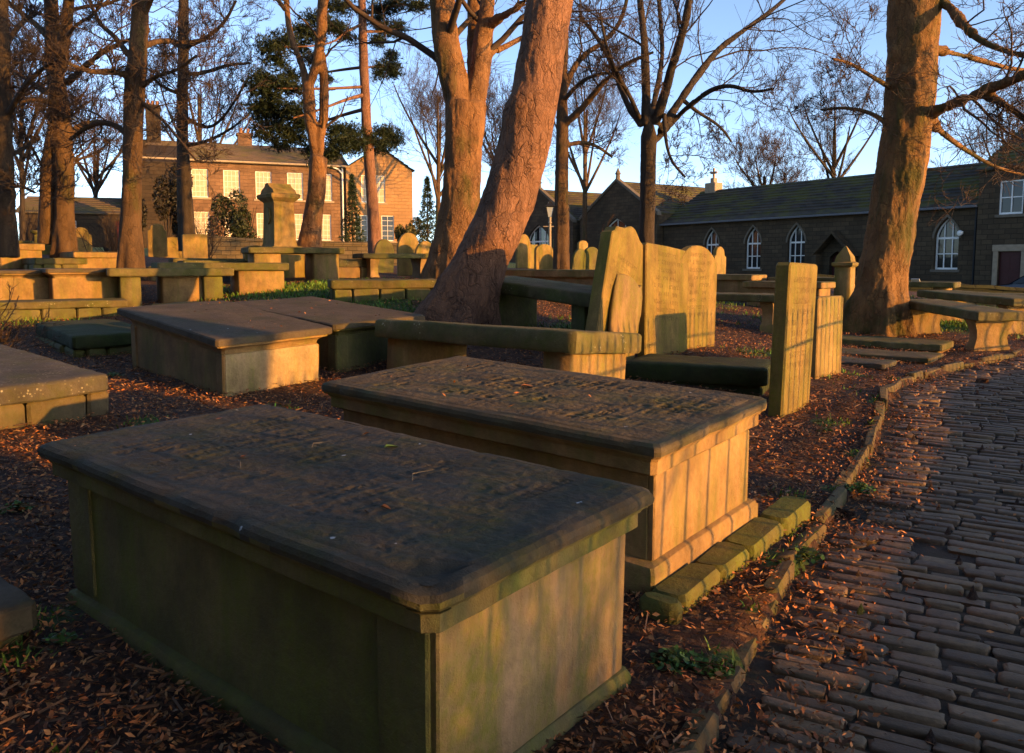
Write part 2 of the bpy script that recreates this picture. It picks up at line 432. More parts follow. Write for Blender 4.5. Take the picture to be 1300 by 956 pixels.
def leafy(name, rough=.7, spec=.2, trans=.0):
    s = NT(name); a = s.n('Attribute'); a.attribute_name = 'tint'
    s.b.inputs['Specular IOR Level'].default_value = spec
    return s.out(a.outputs[0], rough)
M_LEAF = leafy('dead_leaves'); M_GRASS = leafy('grass_blades', .6); M_NEEDLE = leafy('pine_needles', .6); M_WEED = leafy('green_weed', .5)
M_SETT = None
def ground_mat():
    s = NT('litter_and_soil'); v = s.tc.outputs['Object']
    n1 = s.noise(v, .55, 5, .6); n2 = s.noise(v, 22, 6, .7); n3 = s.noise(v, 95, 4, .65)
    c = s.vor(s.map(v, (1, 1, 1)), 42, 'F1', 'Color'); cs = s.sep(c)
    lit = s.mix(cs[0], (.095, .040, .020), (.034, .018, .012))
    lit = s.mix(s.ramp(cs[1], [(.80, 0.), (.9, .8)]), lit, (.20, .105, .05))
    col = s.mix(s.ramp(n2, [(.36, .75), (.6, 0.)]), lit, (.025, .018, .013))
    at_ = s.n('Attribute'); at_.attribute_name = 'tint'
    gr = s.sep(at_.outputs[0])[1]
    gm = s.ramp(s.math('ADD', gr, s.math('MULTIPLY', s.math('SUBTRACT', s.noise(v, 3.2, 5, .7), .5), 1.1)), [(.42, 0.), (.62, 1.)])
    col = s.mix(gm, col, s.mix(n2, (.022, .045, .010), (.06, .10, .022)))
    h = s.math('ADD', s.math('MULTIPLY', n2, 1.), s.math('MULTIPLY', s.math('ADD', n3, cs[2]), .4))
    return s.out(col, .9, s.bump(h, .9, .03))
M_GROUND = ground_mat()
def sett_mat():
    s = NT('worn_setts'); v = s.tc.outputs['Object']; a = s.n('Attribute'); a.attribute_name = 'tint'
    n = s.noise(v, 24, 5, .65); n1 = s.noise(v, 1.1, 4, .6); n3 = s.noise(v, 120, 3, .6)
    c = s.mix(s.ramp(n, [(.3, .5), (.62, 0.)]), a.outputs[0], (.018, .016, .014))
    c = s.mix(s.ramp(n1, [(.5, 0.), (.75, .35)]), c, (.05, .036, .027))
    h = s.math('ADD', n, s.math('MULTIPLY', n3, .35))
    return s.out(c, s.math('MULTIPLY_ADD', n, .25, .5), s.bump(h, .6, .008))
M_SETT = sett_mat()
M_BED = stone('dirt_between_setts', (.055, .038, .026), (.035, .025, .017), (.045, .042, .012), .35, streak=False)
# ------------------------------------------------------------------ ground, path, kerb
def resample(pts, step):
    pts = np.array(pts, float)
    for _ in range(2):                      # Chaikin smoothing
        a = pts[:-1] * .75 + pts[1:] * .25; b = pts[:-1] * .25 + pts[1:] * .75
        pts = np.concatenate([pts[:1], np.stack([a, b], 1).reshape(-1, pts.shape[1]), pts[-1:]])
    d = np.concatenate([[0], np.cumsum(np.linalg.norm(np.diff(pts[:, :2], axis=0), axis=1))])
    s = np.arange(0, d[-1], step) if d[-1] > step * 4 else np.linspace(0, d[-1], 5)
    return np.stack([np.interp(s, d, pts[:, i]) for i in range(pts.shape[1])], 1)
K_PX = [(930,860),(968,790),(1010,706),(1044,672),(1079,605),(1099,580),(1110,560),(1117,532),(1131,486),(1180,473),(1222,463),(1288,449)]
KL = [G(u, v)[:2] for u, v in K_PX]
KL = [np.array(KL[0]) - 3.6 * np.array([.478, .878]), np.array(KL[0]) - 1.5 * np.array([.478, .878])] + KL + [np.array([8.6, 12.4]), np.array([11.5, 14.2]), np.array([16, 16.4])]
KL = np.array(KL)
tan = np.gradient(KL, axis=0); tan /= np.linalg.norm(tan, axis=1)[:, None]
for _ in range(3):
    tan[1:-1] = (tan[:-2] + tan[1:-1] * 2 + tan[2:]) / 4
tan /= np.linalg.norm(tan, axis=1)[:, None]
PW = 2.35
KR = KL + PW * np.stack([tan[:, 1], -tan[:, 0]], 1)
LR = resample(np.concatenate([KL, KR], 1), .05)       # rows: xl yl xr yr
def inside_path(x, y, pad=0.0):
    out = np.zeros(x.shape, bool)
    a = LR[:-8:8]; b = LR[8::8]
    for p, q in zip(a, b):
        poly = [p[:2], q[:2], q[2:], p[2:]]
        ok = np.ones(x.shape, bool)
        for i in range(4):
            e0, e1 = poly[i], poly[(i + 1) % 4]
            ok &= ((e1[0] - e0[0]) * (y - e0[1]) - (e1[1] - e0[1]) * (x - e0[0])) <= pad
        out |= ok
    return out

GREEN = [(-2.3,11.9,1.5,1.),(-3.3,13.2,1.6,1.),(-1.9,10.6,1.0,.8),(-4.6,13.6,1.2,.7),(7.6,14.2,2.2,1.),(10,16,3,1.),(2.9,9.3,.45,.9),(.9,9.9,.7,.9),(4.5,13.3,1.2,.55),
         (1.5,2.95,.3,.8),(-6.2,10.6,.7,.6),(-1.75,6.1,.2,.6),(3.0,15.5,2,.6),(-8,13.6,1.5,.5),(-3.2,9.6,.6,.5),(1.25,3.5,.22,.8),(2.2,10.6,.7,.6),(-1.7,2.9,.18,.6),(3.1,7.7,.5,.35)]
GREEN += [(float(p[0]) - .05, float(p[1]), float(r_), .75) for p, r_ in zip(LR[20:220:9, :2], np.random.default_rng(4).uniform(.04, .16, 40)) if math.sin(p[1] * 7.3) > -.1]
GREEN += [(-1.72, 2.6, .16, .7), (-1.2, 2.0, .14, .6), (.75, 2.35, .14, .6), (-.9, 4.6, .2, .5), (2.45, 6.2, .2, .7), (3.5, 8.2, .25, .6), (-2.6, 5.6, .2, .7), (1.55, 4.4, .16, .6)]
def greenness(x, y):
    g = np.zeros_like(x)
    for a, b, r, k in GREEN: g = np.maximum(g, k * np.exp(-((x - a) ** 2 + (y - b) ** 2) / (r * r)))
    return np.maximum(g, np.clip((y - 22) / 10, 0, .75))
def axis(parts):
    out = []
    for a, b, st in parts: out.append(np.arange(a, b, st))
    return np.concatenate(out + [[parts[-1][1]]])
gx = axis([(-900,-100,100),(-100,-40,10),(-40,-12,2),(-12,-5,.4),(-5,5,.075),(5,9,.15),(9,14,.5),(14,40,2),(40,100,10),(100,900,100)])
gy = axis([(-60,-10,10),(-10,0,1),(0,1.2,.2),(1.2,9,.075),(9,15,.15),(15,26,.5),(26,70,2),(70,150,10),(150,1200,105)])
XX, YY = np.meshgrid(gx, gy)
ZZ = terr(XX, YY)
near = (np.abs(XX) < 10) & (YY > 0) & (YY < 20)
nz = np.zeros_like(ZZ)
ii = np.argwhere(near)
for i, j in ii:
    x, y = XX[i, j], YY[i, j]
    nz[i, j] = .022 * noise.noise((x * 2.3, y * 2.3, 0)) + .011 * noise.noise((x * 7, y * 7, 4))
ZZ = ZZ + nz
inp = inside_path(XX, YY, -.01)
ZZ = np.where(inp, ZZ - .17, ZZ)
ny, nx = XX.shape
idx = np.arange(ny * nx).reshape(ny, nx)
Q = np.stack([idx[:-1, :-1], idx[:-1, 1:], idx[1:, 1:], idx[1:, :-1]], -1).reshape(-1, 4)
gg = greenness(XX, YY).ravel()
g_o = mesh_np('ground', np.stack([XX, YY, ZZ], -1).reshape(-1, 3), [Q], M_GROUND, smooth=180, col=np.stack([gg * 0, gg, gg * 0], 1))
tag(g_o, kind='structure')

def path_z(x, y): return terr(x, y) - .055
# bed of dirt between the setts
nb = 12
bx = np.stack([LR[:, 0] + (LR[:, 2] - LR[:, 0]) * t for t in np.linspace(0, 1.02, nb)], 1)
by = np.stack([LR[:, 1] + (LR[:, 3] - LR[:, 1]) * t for t in np.linspace(0, 1.02, nb)], 1)
bz = path_z(bx, by) + .001
for i in range(bz.shape[0]):
    for j in range(nb): bz[i, j] += .012 * noise.noise((bx[i, j] * 5, by[i, j] * 5, 0))
idx = np.arange(bz.size).reshape(bz.shape)
Q = np.stack([idx[:-1, :-1], idx[:-1, 1:], idx[1:, 1:], idx[1:, :-1]], -1).reshape(-1, 4)
p_o = mesh_np('path_bed', np.stack([bx, by, bz], -1).reshape(-1, 3), [Q], M_BED, smooth=180)
tag(p_o, kind='structure')
# setts: rows of long worn stones laid across the path, each domed
rng = np.random.default_rng(5)
SV, SF4, SF8, SC = [], [], [], []
nv = 0
row = 0.0; irow = 0
segd = .05
tot = len(LR) * segd
while row < tot - .3:
    rw = rng.uniform(.062, .108)
    i0 = (row + rw / 2) / segd
    f0 = int(i0); fr = i0 - f0
    if f0 + 1 >= len(LR): break
    q = LR[f0] * (1 - fr) + LR[f0 + 1] * fr
    l, r = q[:2], q[2:]
    ac = (r - l) / np.linalg.norm(r - l); al = np.array([-ac[1], ac[0]])
    width = np.linalg.norm(r - l)
    # rows are tighter on the inner side of the bend
    nxt = LR[min(f0 + 1, len(LR) - 1)]
    kin = np.linalg.norm(nxt[2:] - q[2:]) / segd
    c = rng.uniform(.03, .16)
    bow = rng.uniform(-.012, .012)
    while c < width - .08:
        ln = rng.uniform(.13, .34)
        if c + ln > width: ln = width - c
        t = (c + ln / 2) / width
        dep = rw * (1 + (kin - 1) * t) - .011
        skip = rng.random() < .015
        if dep > .03 and ln > .07 and not skip:
            m = l + ac * (c + ln / 2) + al * (bow * math.sin(3 * t) + rng.uniform(-.006, .006))
            ang = rng.uniform(-.05, .05)
            u1 = ac * math.cos(ang) + al * math.sin(ang); u2 = al * math.cos(ang) - ac * math.sin(ang)
            hl, hw = ln / 2 - rng.uniform(.004, .012), dep / 2 * rng.uniform(.88, 1.0)
            z0 = float(path_z(np.array([m[0]]), np.array([m[1]]))[0])
            top = rng.uniform(.010, .024)
            tx, ty = rng.uniform(-.035, .035), rng.uniform(-.05, .05)
            rings = []
            for ins, h in ((0, -.03), (.0, .55), (.10, .90), (.32, 1.0)):
                b = .28
                a_, w_ = hl - ins * hw * 1.0, hw * (1 - ins)
                cut = hw * b
                pts = [(-a_ + cut, -w_), (a_ - cut, -w_), (a_, -w_ + cut * (1 - ins)), (a_, w_ - cut * (1 - ins)), (a_ - cut, w_), (-a_ + cut, w_), (-a_, w_ - cut * (1 - ins)), (-a_, -w_ + cut * (1 - ins))]
                for (pa, pw) in pts:
                    jx, jy = rng.uniform(-.008, .008), rng.uniform(-.005, .005)
                    w3 = m + u1 * (pa + jx) + u2 * (pw + jy)
                    rings.append((w3[0], w3[1], z0 + top * h + pa * tx + pw * ty if h > 0 else z0 - .03))
            SV += rings
            for k in range(3):
                for j in range(8):
                    SF4.append((nv + k * 8 + j, nv + k * 8 + (j + 1) % 8, nv + (k + 1) * 8 + (j + 1) % 8, nv + (k + 1) * 8 + j))
            SF8.append([nv + 24 + j for j in range(8)])
            base = np.array([.150, .102, .060]) * rng.uniform(.6, 1.4) * np.array([1, rng.uniform(.93, 1.0), rng.uniform(.86, 1.02)])
            SC += [base] * 32
            nv += 32
        c += ln
    row += rw; irow += 1
s_o = mesh_np('path', np.array(SV), [np.array(SF4), np.array(SF8)], M_SETT, smooth=75, col=np.array(SC))
tag(s_o, kind='structure')

kb = MB(); rng = np.random.default_rng(9); i = 0
while i < len(LR) - 16:
    n = int(rng.integers(7, 14)); j = min(i + n, len(LR) - 1)
    a, b = LR[i][:2], LR[j][:2]
    d = (b - a); ln = np.linalg.norm(d); d /= ln; m = (a + b) / 2
    z = tz(m[0], m[1])
    za, zb = tz(a[0], a[1]), tz(b[0], b[1])
    M = Matrix.Translation((m[0], m[1], z + rng.uniform(-.012, .012))) @ Matrix.Rotation(math.atan2(d[1], d[0]) + rng.uniform(-.05, .05), 4, 'Z') @ Matrix.Rotation(-math.atan2(zb - za, ln) + rng.uniform(-.03, .03), 4, 'Y')
    k = MB(); k.rbox(-ln / 2 + .004, ln / 2 - .004, -.01, rng.uniform(.045, .07), -.22, rng.uniform(.0, .036), .016)
    k.jitter(.028, 8, i); k.v = [tuple(M @ Vector(q)) for q in k.v]
    kb.add(k.v, k.f); i = j
tag(kb.build('kerb', M_KERB), kind='structure')

# low wall with iron railings on the far side of the path (outside the picture; its bars throw the striped shadows)
RW = LR[::6, 2:] + (LR[::6, 2:] - LR[::6, :2]) / PW * .16
wm = MB()
prof = []
for i, (x, y) in enumerate(RW):
    a = RW[max(i - 1, 0)]; b = RW[min(i + 1, len(RW) - 1)]; t = (b - a) / np.linalg.norm(b - a); nr = np.array([t[1], -t[0]])
    z = tz(x, y)
    prof.append([(x - nr[0] * .14, y - nr[1] * .14, z - .3), (x - nr[0] * .14, y - nr[1] * .14, z + .20), (x - nr[0] * .18, y - nr[1] * .18, z + .21), (x - nr[0] * .17, y - nr[1] * .17, z + .27),
                 (x + nr[0] * .17, y + nr[1] * .17, z + .27), (x + nr[0] * .18, y + nr[1] * .18, z + .21), (x + nr[0] * .14, y + nr[1] * .14, z + .20), (x + nr[0] * .14, y + nr[1] * .14, z - .3)])
wm.loft(prof)
rail = thing('railing_wall', 'low stone wall topped by black iron railings along the cobbled path', 'railing', frame(RW[0][0], RW[0][1], tz(*RW[0]), 0))
inv = rail.matrix_world.inverted()
def local(mb): mb.v = [tuple(inv @ Vector(q)) for q in mb.v]; return mb
local(wm).build('wall', M_WALL, rail)
ir = MB()
for h, y0 in ((.50, 3.6), (1.08, -9)):
    ir.tube([(x, y, tz(x, y) + h) for x, y in RW if y > y0], .013, 6)
dl = np.concatenate([[0], np.cumsum(np.linalg.norm(np.diff(RW, axis=0), axis=1))])
s = 0.1
while s < dl[-1]:
    x, y = np.interp(s, dl, RW[:, 0]), np.interp(s, dl, RW[:, 1]); z = tz(x, y)
    ir.tube([(x, y, z + .25), (x, y, z + 1.26), (x, y, z + 1.31), (x, y, z + 1.40)], [.0085, .0085, .015, .002], 6)
    s += .2 if y < 3.0 else .115
local(ir).build('railings', M_IRON, rail)
# ------------------------------------------------------------------ graves
def rect_ring(L, W, ins, z, nL=44, nW=24, cut=.02, seed=0, wob=.004, chip=None):
    a, b = L / 2 - ins, W / 2 - ins
    pts = []
    def side(p, q, n):
        for i in range(n):
            t = i / n; pts.append((p[0] + (q[0] - p[0]) * t, p[1] + (q[1] - p[1]) * t))
    c = cut
    side((-a + c, -b), (a - c, -b), nL); side((a - c, -b), (a, -b + c), 2); side((a, -b + c), (a, b - c), nW); side((a, b - c), (a - c, b), 2)
    side((a - c, b), (-a + c, b), nL); side((-a + c, b), (-a, b - c), 2); side((-a, b - c), (-a, -b + c), nW); side((-a, -b + c), (-a + c, -b), 2)
    out = []
    for x, y in pts:
        d = noise.noise_vector(Vector((x * 2.6 + seed * 3.7, y * 2.6, seed * 1.3)))
        e = noise.noise_vector(Vector((x * 11 + seed, y * 11, z * 9)))
        zz = z + d.z * wob + e.z * wob * .6
        xx, yy = x + (d.x + e.x * .7) * wob, y + (d.y + e.y * .7) * wob
        if ins < .035 and cut > .015:
            c_ = max(0, noise.noise(Vector((x * 6 + seed * 9, y * 6, 3))) - .34) * .045 + max(0, noise.noise(Vector((x * 17 + seed, y * 17, 8))) - .35) * .03
            xx -= math.copysign(c_, x) if abs(abs(x) - a) < .03 else 0; yy -= math.copysign(c_, y) if abs(abs(y) - b) < .03 else 0; zz -= c_ * .35
        if chip is not None:
            sx, sy, r, dep = chip
            q = math.hypot(xx - sx * a, yy - sy * b)
            if q < r:
                k = (1 - q / r)
                xx -= sx * dep * k; yy -= sy * dep * k; zz -= dep * .6 * k
        out.append((xx, yy, zz))
    return out
PROF = {   # (inset, fraction of ledger thickness from its underside)
 'moulded': [(.075, .0), (.062, .06), (.040, .10), (.036, .13), (.036, .46), (.030, .48), (.026, .56), (.012, .60), (.003, .68), (.0, .80), (.006, .91), (.022, .985), (.05, 1.0)],
 'cavetto': [(.10, .0), (.095, .16), (.08, .30), (.05, .42), (.03, .46), (.03, .56), (.008, .58), (.0, .62), (.0, .92), (.012, .985), (.03, 1.0)],
 'slab': [(.012, .0), (.0, .12), (.0, .86), (.008, .95), (.022, 1.0)],
}
def ledger_mb(L, W, T, z0, prof, seed, cut=.02, chip=None, wob=.004, carve=None):
    m = MB(); rings = []
    pr = PROF[prof]
    for i, (ins, h) in enumerate(pr):
        rings.append(rect_ring(L, W, ins, z0 + T * h, 44, 24, cut, seed, wob, chip if h > .5 else None))
    # gently uneven top surface
    for ins in (.12, .22, .33, .45):
        k = min(ins, W / 2 - .03)
        rings.append(rect_ring(L, W, k, z0 + T * 1.003, 44, 24, .01, seed, wob))
    if carve:
        rings = rings[:-4] + [rect_ring(L, W, k, z0 + T - .014, 44, 24, .01, seed, wob) for k in (.058, .2, .45 * W)]
    m.loft(rings)
    m.top_from = z0 + T * .72
    if carve:
        V, Q = carved_top(L, W, z0 + T, seed, wob, pr[-1][0], carve)
        if chip is not None:
            V = [(x, y, z - .06 * max(0, 1 - math.hypot(x - chip[0] * L / 2, y - chip[1] * W / 2) / .21)) for x, y, z in V]
        m.add(V, Q)
    return m
def vnoise(X, Y, sc, seed):
    rg = np.random.default_rng(seed); g = rg.uniform(-1, 1, (64, 64))
    x = X * sc + 31.7; y = Y * sc + 17.3
    i = np.floor(x).astype(int); j = np.floor(y).astype(int); u = x - i; v = y - j
    u = u * u * (3 - 2 * u); v = v * v * (3 - 2 * v)
    a = g[i % 64, j % 64]; b = g[(i + 1) % 64, j % 64]; c = g[i % 64, (j + 1) % 64]; d = g[(i + 1) % 64, (j + 1) % 64]
    return (a * (1 - u) + b * u) * (1 - v) + (c * (1 - u) + d * u) * v
def carved_top(L, W, z, seed, wob, ins, carve):
    """weathered upper face with rows of worn cut letters, as real relief"""
    row, depth, x0, x1, lim = carve
    st = .0055
    xs = np.arange(-L / 2 + ins - .004, L / 2 - ins + .004, st); ys = np.arange(-W / 2 + ins - .004, W / 2 - ins + .004, st)
    X, Y = np.meshgrid(xs, ys, indexing='ij')
    rg = np.random.default_rng(seed + 50)
    h = np.zeros_like(X)
    px = row / 8.0
    r = x0
    while r < x1:
        half = lim * rg.uniform(.55, 1.0); y = -half
        while y < half:
            for _ in range(int(rg.integers(2, 9))):
                wd = px * 4
                gl = rg.random((5, 4)) < .42
                c_ = int(rg.integers(0, 3)); gl[:, [0, 1, 3][c_]] = True          # an upright stroke
                for a in range(5):
                    for b in range(4):
                        if gl[a, b]:
                            i0 = int((r + a * px - xs[0]) / st); i1 = int((r + (a + 1) * px - xs[0]) / st) + 1
                            j0 = int((y + b * px - ys[0]) / st); j1 = int((y + (b + .8) * px - ys[0]) / st) + 1
                            if j0 >= 0 and i0 >= 0: h[i0:i1, j0:j1] = 1
                y += wd + px * 1.1
                if y > half: break
            y += px * 3
        r += row
    k = h.copy()
    h = (k * 2 + np.roll(k, 1, 0) + np.roll(k, -1, 0) + np.roll(k, 1, 1) + np.roll(k, -1, 1)) / 6
    wear = np.clip(.55 + .9 * vnoise(X, Y, 5, seed) + .35 * vnoise(X, Y, 17, seed + 1), 0.08, 1)
    Z = -h * wear * depth + .0035 * vnoise(X, Y, 4, seed + 2) + .002 * vnoise(X, Y, 13, seed + 3) + .0016 * vnoise(X, Y, 45, seed + 4) + .0011 * vnoise(X, Y, 110, seed + 5)
    ed = np.minimum(np.minimum(X - xs[0], xs[-1] - X), np.minimum(Y - ys[0], ys[-1] - Y))
    Z = Z * np.clip(ed / .03, 0, 1) - .004 * (1 - np.clip(ed / .012, 0, 1))
    lo = np.array([noise.noise_vector(Vector((a * 2.6 + seed * 3.7, b * 2.6, seed * 1.3))).z for a in xs[::12] for b in ys[::12]]).reshape(len(xs[::12]), -1) * wob
    iu = np.arange(len(xs)) / 12; ju = np.arange(len(ys)) / 12
    lo = np.stack([np.interp(iu, np.arange(lo.shape[0]), lo[:, c]) for c in range(lo.shape[1])], 1)
    lo = np.stack([np.interp(ju, np.arange(lo.shape[1]), lo[r_]) for r_ in range(lo.shape[0])], 0)
    V = np.stack([X, Y, z + .002 + Z + lo], -1).reshape(-1, 3)
    idx = np.arange(X.size).reshape(X.shape)
    Q = np.stack([idx[:-1, :-1], idx[1:, :-1], idx[1:, 1:], idx[:-1, 1:]], -1).reshape(-1, 4)
    return V.tolist(), Q.tolist()
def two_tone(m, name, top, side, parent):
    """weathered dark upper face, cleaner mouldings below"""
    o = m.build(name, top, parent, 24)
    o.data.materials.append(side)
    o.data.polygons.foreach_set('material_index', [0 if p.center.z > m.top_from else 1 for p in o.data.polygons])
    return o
def chest(name, label, M, L, W, H, T=.15, over=.10, prof='moulded', top=None, side=None, end=None, plinth=None, pil=0, seed=0, group=None, chip=None, carve=None, cat='tomb', cut=.02):
    """chest tomb: local origin at ground centre, X long axis, -X the end turned to the sun"""
    t = thing(name, label, cat, M, group)
    top = top or M_TOPP; side = side or M_SIDE
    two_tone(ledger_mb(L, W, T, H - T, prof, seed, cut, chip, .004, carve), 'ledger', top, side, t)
    l, w_ = L / 2 - over, W / 2 - over
    zb = -.25
    if plinth:
        pw, ph = plinth
        p = MB(); p.loft([rect_ring(2 * l + 2 * pw, 2 * w_ + 2 * pw, i, z, 10, 6, .012, seed + 4, .006) for i, z in ((0, -.3), (0, ph - .03), (.012, ph - .008), (.035, ph))])
        p.build('plinth', side, t, 35); zb = ph - .002
    b = MB()
    b.loft([rect_ring(2 * l, 2 * w_, i, z, 10, 6, .012, seed + 2, .004) for i, z in ((0, zb), (0, (zb + H - T) / 2), (0, H - T + .003))])
    b.build('chest', side, t, 35)
    if end is not None:
        e = MB(); e.rbox(-l - .022, -l + .01, -w_ + .004, w_ - .004, zb, H - T - .002, .006); e.jitter(.004, 4, seed)
        e.build('end_panel', end, t, 35)
    if pil:
        for sx in (-1, 1):
            for sy in (-1, 1):
                k = MB(); x0 = sx * (l - pil / 2 + .012); y0 = sy * (w_ - pil / 2 + .012)
                k.rbox(x0 - pil / 2, x0 + pil / 2, y0 - pil / 2, y0 + pil / 2, zb - .001, H - T - .004, .012); k.jitter(.004, 5, seed + sx * 2 + sy)
                k.build('corner_pilaster', side, t, 35)
    return t
def table(name, label, M, L, W, H, T=.13, top=None, side=None, seed=0, group=None, legs='slab', prof='slab', cat='tomb', inset=.3, wob=.006, legw=.14):
    t = thing(name, label, cat, M, group)
    ledger_mb(L, W, T, H - T, prof, seed, .025, None, wob).build('slab', top or M_SLAB, t, 35)
    for sx in (-1, 1):
        m = MB(); x = sx * (L / 2 - inset)
        if legs == 'slab':
            m.loft([[(x - a, -b, z), (x + a, -b, z), (x + a, b, z), (x - a, b, z)] for a, b, z in ((.10, W * .36, -.2), (.10, W * .36, .03), (.085, W * .33, .07), (.08, W * .30, .16), (.085, W * .32, H - T - .14), (.10, W * .38, H - T - .05), (.10, W * .40, H - T + .002))])
        else:
            m.rbox(x - legw, x + legw, -W * .4, W * .4, -.2, H - T + .002, .02)
        m.jitter(.008, 4, seed + sx)
        m.build('pedestal', side or M_SIDE, t, 50)
    return t
def ledger(name, label, M, L, W, H, T=.12, mat=None, base=None, seed=0, group=None, prof='slab', cut=.025, cat='gravestone', wob=.009):
    """flat slab lying on a low rubble base"""
    t = thing(name, label, cat, M, group)
    ledger_mb(L, W, T, H - T, prof, seed, cut, None, wob).build('slab', mat or M_SLAB, t, 35)
    m = MB(); rg = random.Random(seed)
    if H - T > .05:
        for sy in (-1, 1):
            x = -L / 2 + .05
            while x < L / 2 - .1:
                ln = rg.uniform(.25, .5); m.rbox(x, min(x + ln - .012, L / 2 - .04), sy * (W / 2 - .06) - .07, sy * (W / 2 - .06) + .07 + rg.uniform(-.02, .02), -.2, H - T - .004 + rg.uniform(-.008, 0), .02); x += ln
        for sx in (-1, 1):
            y = -W / 2 + .15
            while y < W / 2 - .2:
                ln = rg.uniform(.22, .4); m.rbox(sx * (L / 2 - .1) - .07, sx * (L / 2 - .1) + .07 + rg.uniform(-.02, .02), y, min(y + ln - .012, W / 2 - .14), -.2, H - T - .004, .02); y += ln
    else:
        m.rbox(-L / 2 + .04, L / 2 - .04, -W / 2 + .04, W / 2 - .04, -.2, H - T + .001, .02)
    m.jitter(.012, 5, seed); m.build('base_course', base or M_SIDE, t, 35)
    return t
def outline(kind, W, H):
    a = W / 2; p = []
    def arc(cx, cz, r, a0, a1, n):
        return [(cx + r * math.cos(R(a0 + (a1 - a0) * i / n)), cz + r * math.sin(R(a0 + (a1 - a0) * i / n))) for i in range(n + 1)]
    if kind == 'round':
        p = [(-a, -.35), (a, -.35)]
        p += [(a * math.cos(R(t)), H - a * .62 + a * .62 * math.sin(R(t))) for t in range(0, 181, 12)]
    elif kind == 'gothic':
        h = a * 1.35
        p = [(-a, -.35), (a, -.35)]
        n = 10
        right = [(a * (1 - (i / n) ** 1.7), H - h + h * math.sin(math.pi / 2 * (i / n)) ** .95) for i in range(n + 1)]
        p += right + [(-x, z) for x, z in right[-2::-1]]
    elif kind == 'shoulder':
        s_ = a * .55
        p = [(-a, -.35), (a, -.35), (a, H - s_ * 1.0 - .12), (a * .97, H - s_ - .06), (a * .78, H - s_ - .035), (a * .72, H - s_ - .03)]
        p += [(a * .70 * math.cos(R(t)), H - s_ + s_ * math.sin(R(t))) for t in range(0, 181, 15)]
        p += [(-a * .72, H - s_ - .03), (-a * .78, H - s_ - .035), (-a * .97, H - s_ - .06), (-a, H - s_ - .12)]
    elif kind == 'ogee':
        half = [(a, H - .26), (a * .98, H - .20), (a * .86, H - .17), (a * .80, H - .12), (a * .62, H - .10), (a * .40, H - .075), (a * .22, H - .03), (a * .1, H - .005)]
        p = [(-a, -.35), (a, -.35)] + half + [(0, H)] + [(-x, z) for x, z in half[::-1]]
    elif kind == 'flat':
        p = [(-a, -.35), (a, -.35), (a, H - .03), (a - .03, H - .004), (0, H), (-a + .03, H - .004), (-a, H - .03)]
    return p
def slab_from_outline(p, T, b=.012):
    n = len(p)
    cx, cz = sum(q[0] for q in p) / n, sum(q[1] for q in p) / n
    m = MB()
    def inset(d):
        out = []
        for i in range(n):
            p0, p1, p2 = Vector(p[i - 1]), Vector(p[i]), Vector(p[(i + 1) % n])
            e1, e2 = (p1 - p0), (p2 - p1)
            nn = Vector((-(e1.y) - e2.y, e1.x + e2.x))
            nn = nn.normalized() if nn.length > 1e-6 else Vector((0, 0))
            out.append((p1.x + nn.x * d, p1.y + nn.y * d))
        return out
    rings = [[(x, y, z) for x, z in inset(d)] for d, y in ((b, T / 2), (0, T / 2 - b), (0, -T / 2 + b), (b, -T / 2))]
    m.loft(rings)
    return m
def headstone(name, label, M, W, H, T=.10, kind='round', mat=None, lean=0., roll=0., seed=0, group=None, cat='headstone'):
    """local X is the width, -Y the inscribed face; lean tips it back, roll tips it sideways"""
    m = slab_from_outline(outline(kind, W, H), T); m.jitter(.006, 3.5, seed)
    o = m.build(name, mat or M_HEAD, None, 35)
    o.matrix_world = M @ Matrix.Rotation(R(roll), 4, 'Y') @ Matrix.Rotation(R(lean), 4, 'X')
    return tag(o, label, cat, group)

# headstones: width runs along azimuth 39, inscribed face looks to azimuth 129 (the sun)
HS = 39.0
def hat(u, D, az=HS, dz=0.0): return at(u, D, az, 0, 0, dz)

# --- the two chest tombs in front
M = corner_frame((-.18, 1.69, .685), -51, 1.35, 1.2, 2.1, 1.02, .63)
near_M = M.copy()
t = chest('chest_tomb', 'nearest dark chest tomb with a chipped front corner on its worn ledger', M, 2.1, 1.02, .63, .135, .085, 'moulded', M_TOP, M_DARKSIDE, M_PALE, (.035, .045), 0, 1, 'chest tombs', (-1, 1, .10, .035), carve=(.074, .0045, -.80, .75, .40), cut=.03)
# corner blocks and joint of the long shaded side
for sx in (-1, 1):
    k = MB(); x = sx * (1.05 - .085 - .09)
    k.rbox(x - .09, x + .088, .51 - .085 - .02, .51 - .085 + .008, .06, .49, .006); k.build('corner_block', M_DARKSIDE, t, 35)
M = corner_frame((.555, 3.0, .72), -51, 1.7, 2.6, 2.05, 1.10, .66)
t2_M = M.copy()
t = chest('chest_tomb', 'chest tomb with a densely lettered ledger and barred shadows on its sunlit end', M, 2.05, 1.10, .66, .15, .085, 'moulded', M_TOPC, M_SIDE, M_SIDE, (.055, .155), 0, 2, 'chest tombs', carve=(.078, .0075, -.90, .90, .46))
for y0 in (-.44, .44):
    for d in (0, .026):
        k = MB(); k.rbox(-1.025 + .085 - .009, -1.025 + .085 + .01, y0 - math.copysign(d, y0) - .005, y0 - math.copysign(d, y0) + .005, .165, .50, .004)
        k.build('reed', M_SIDE, t, 35)
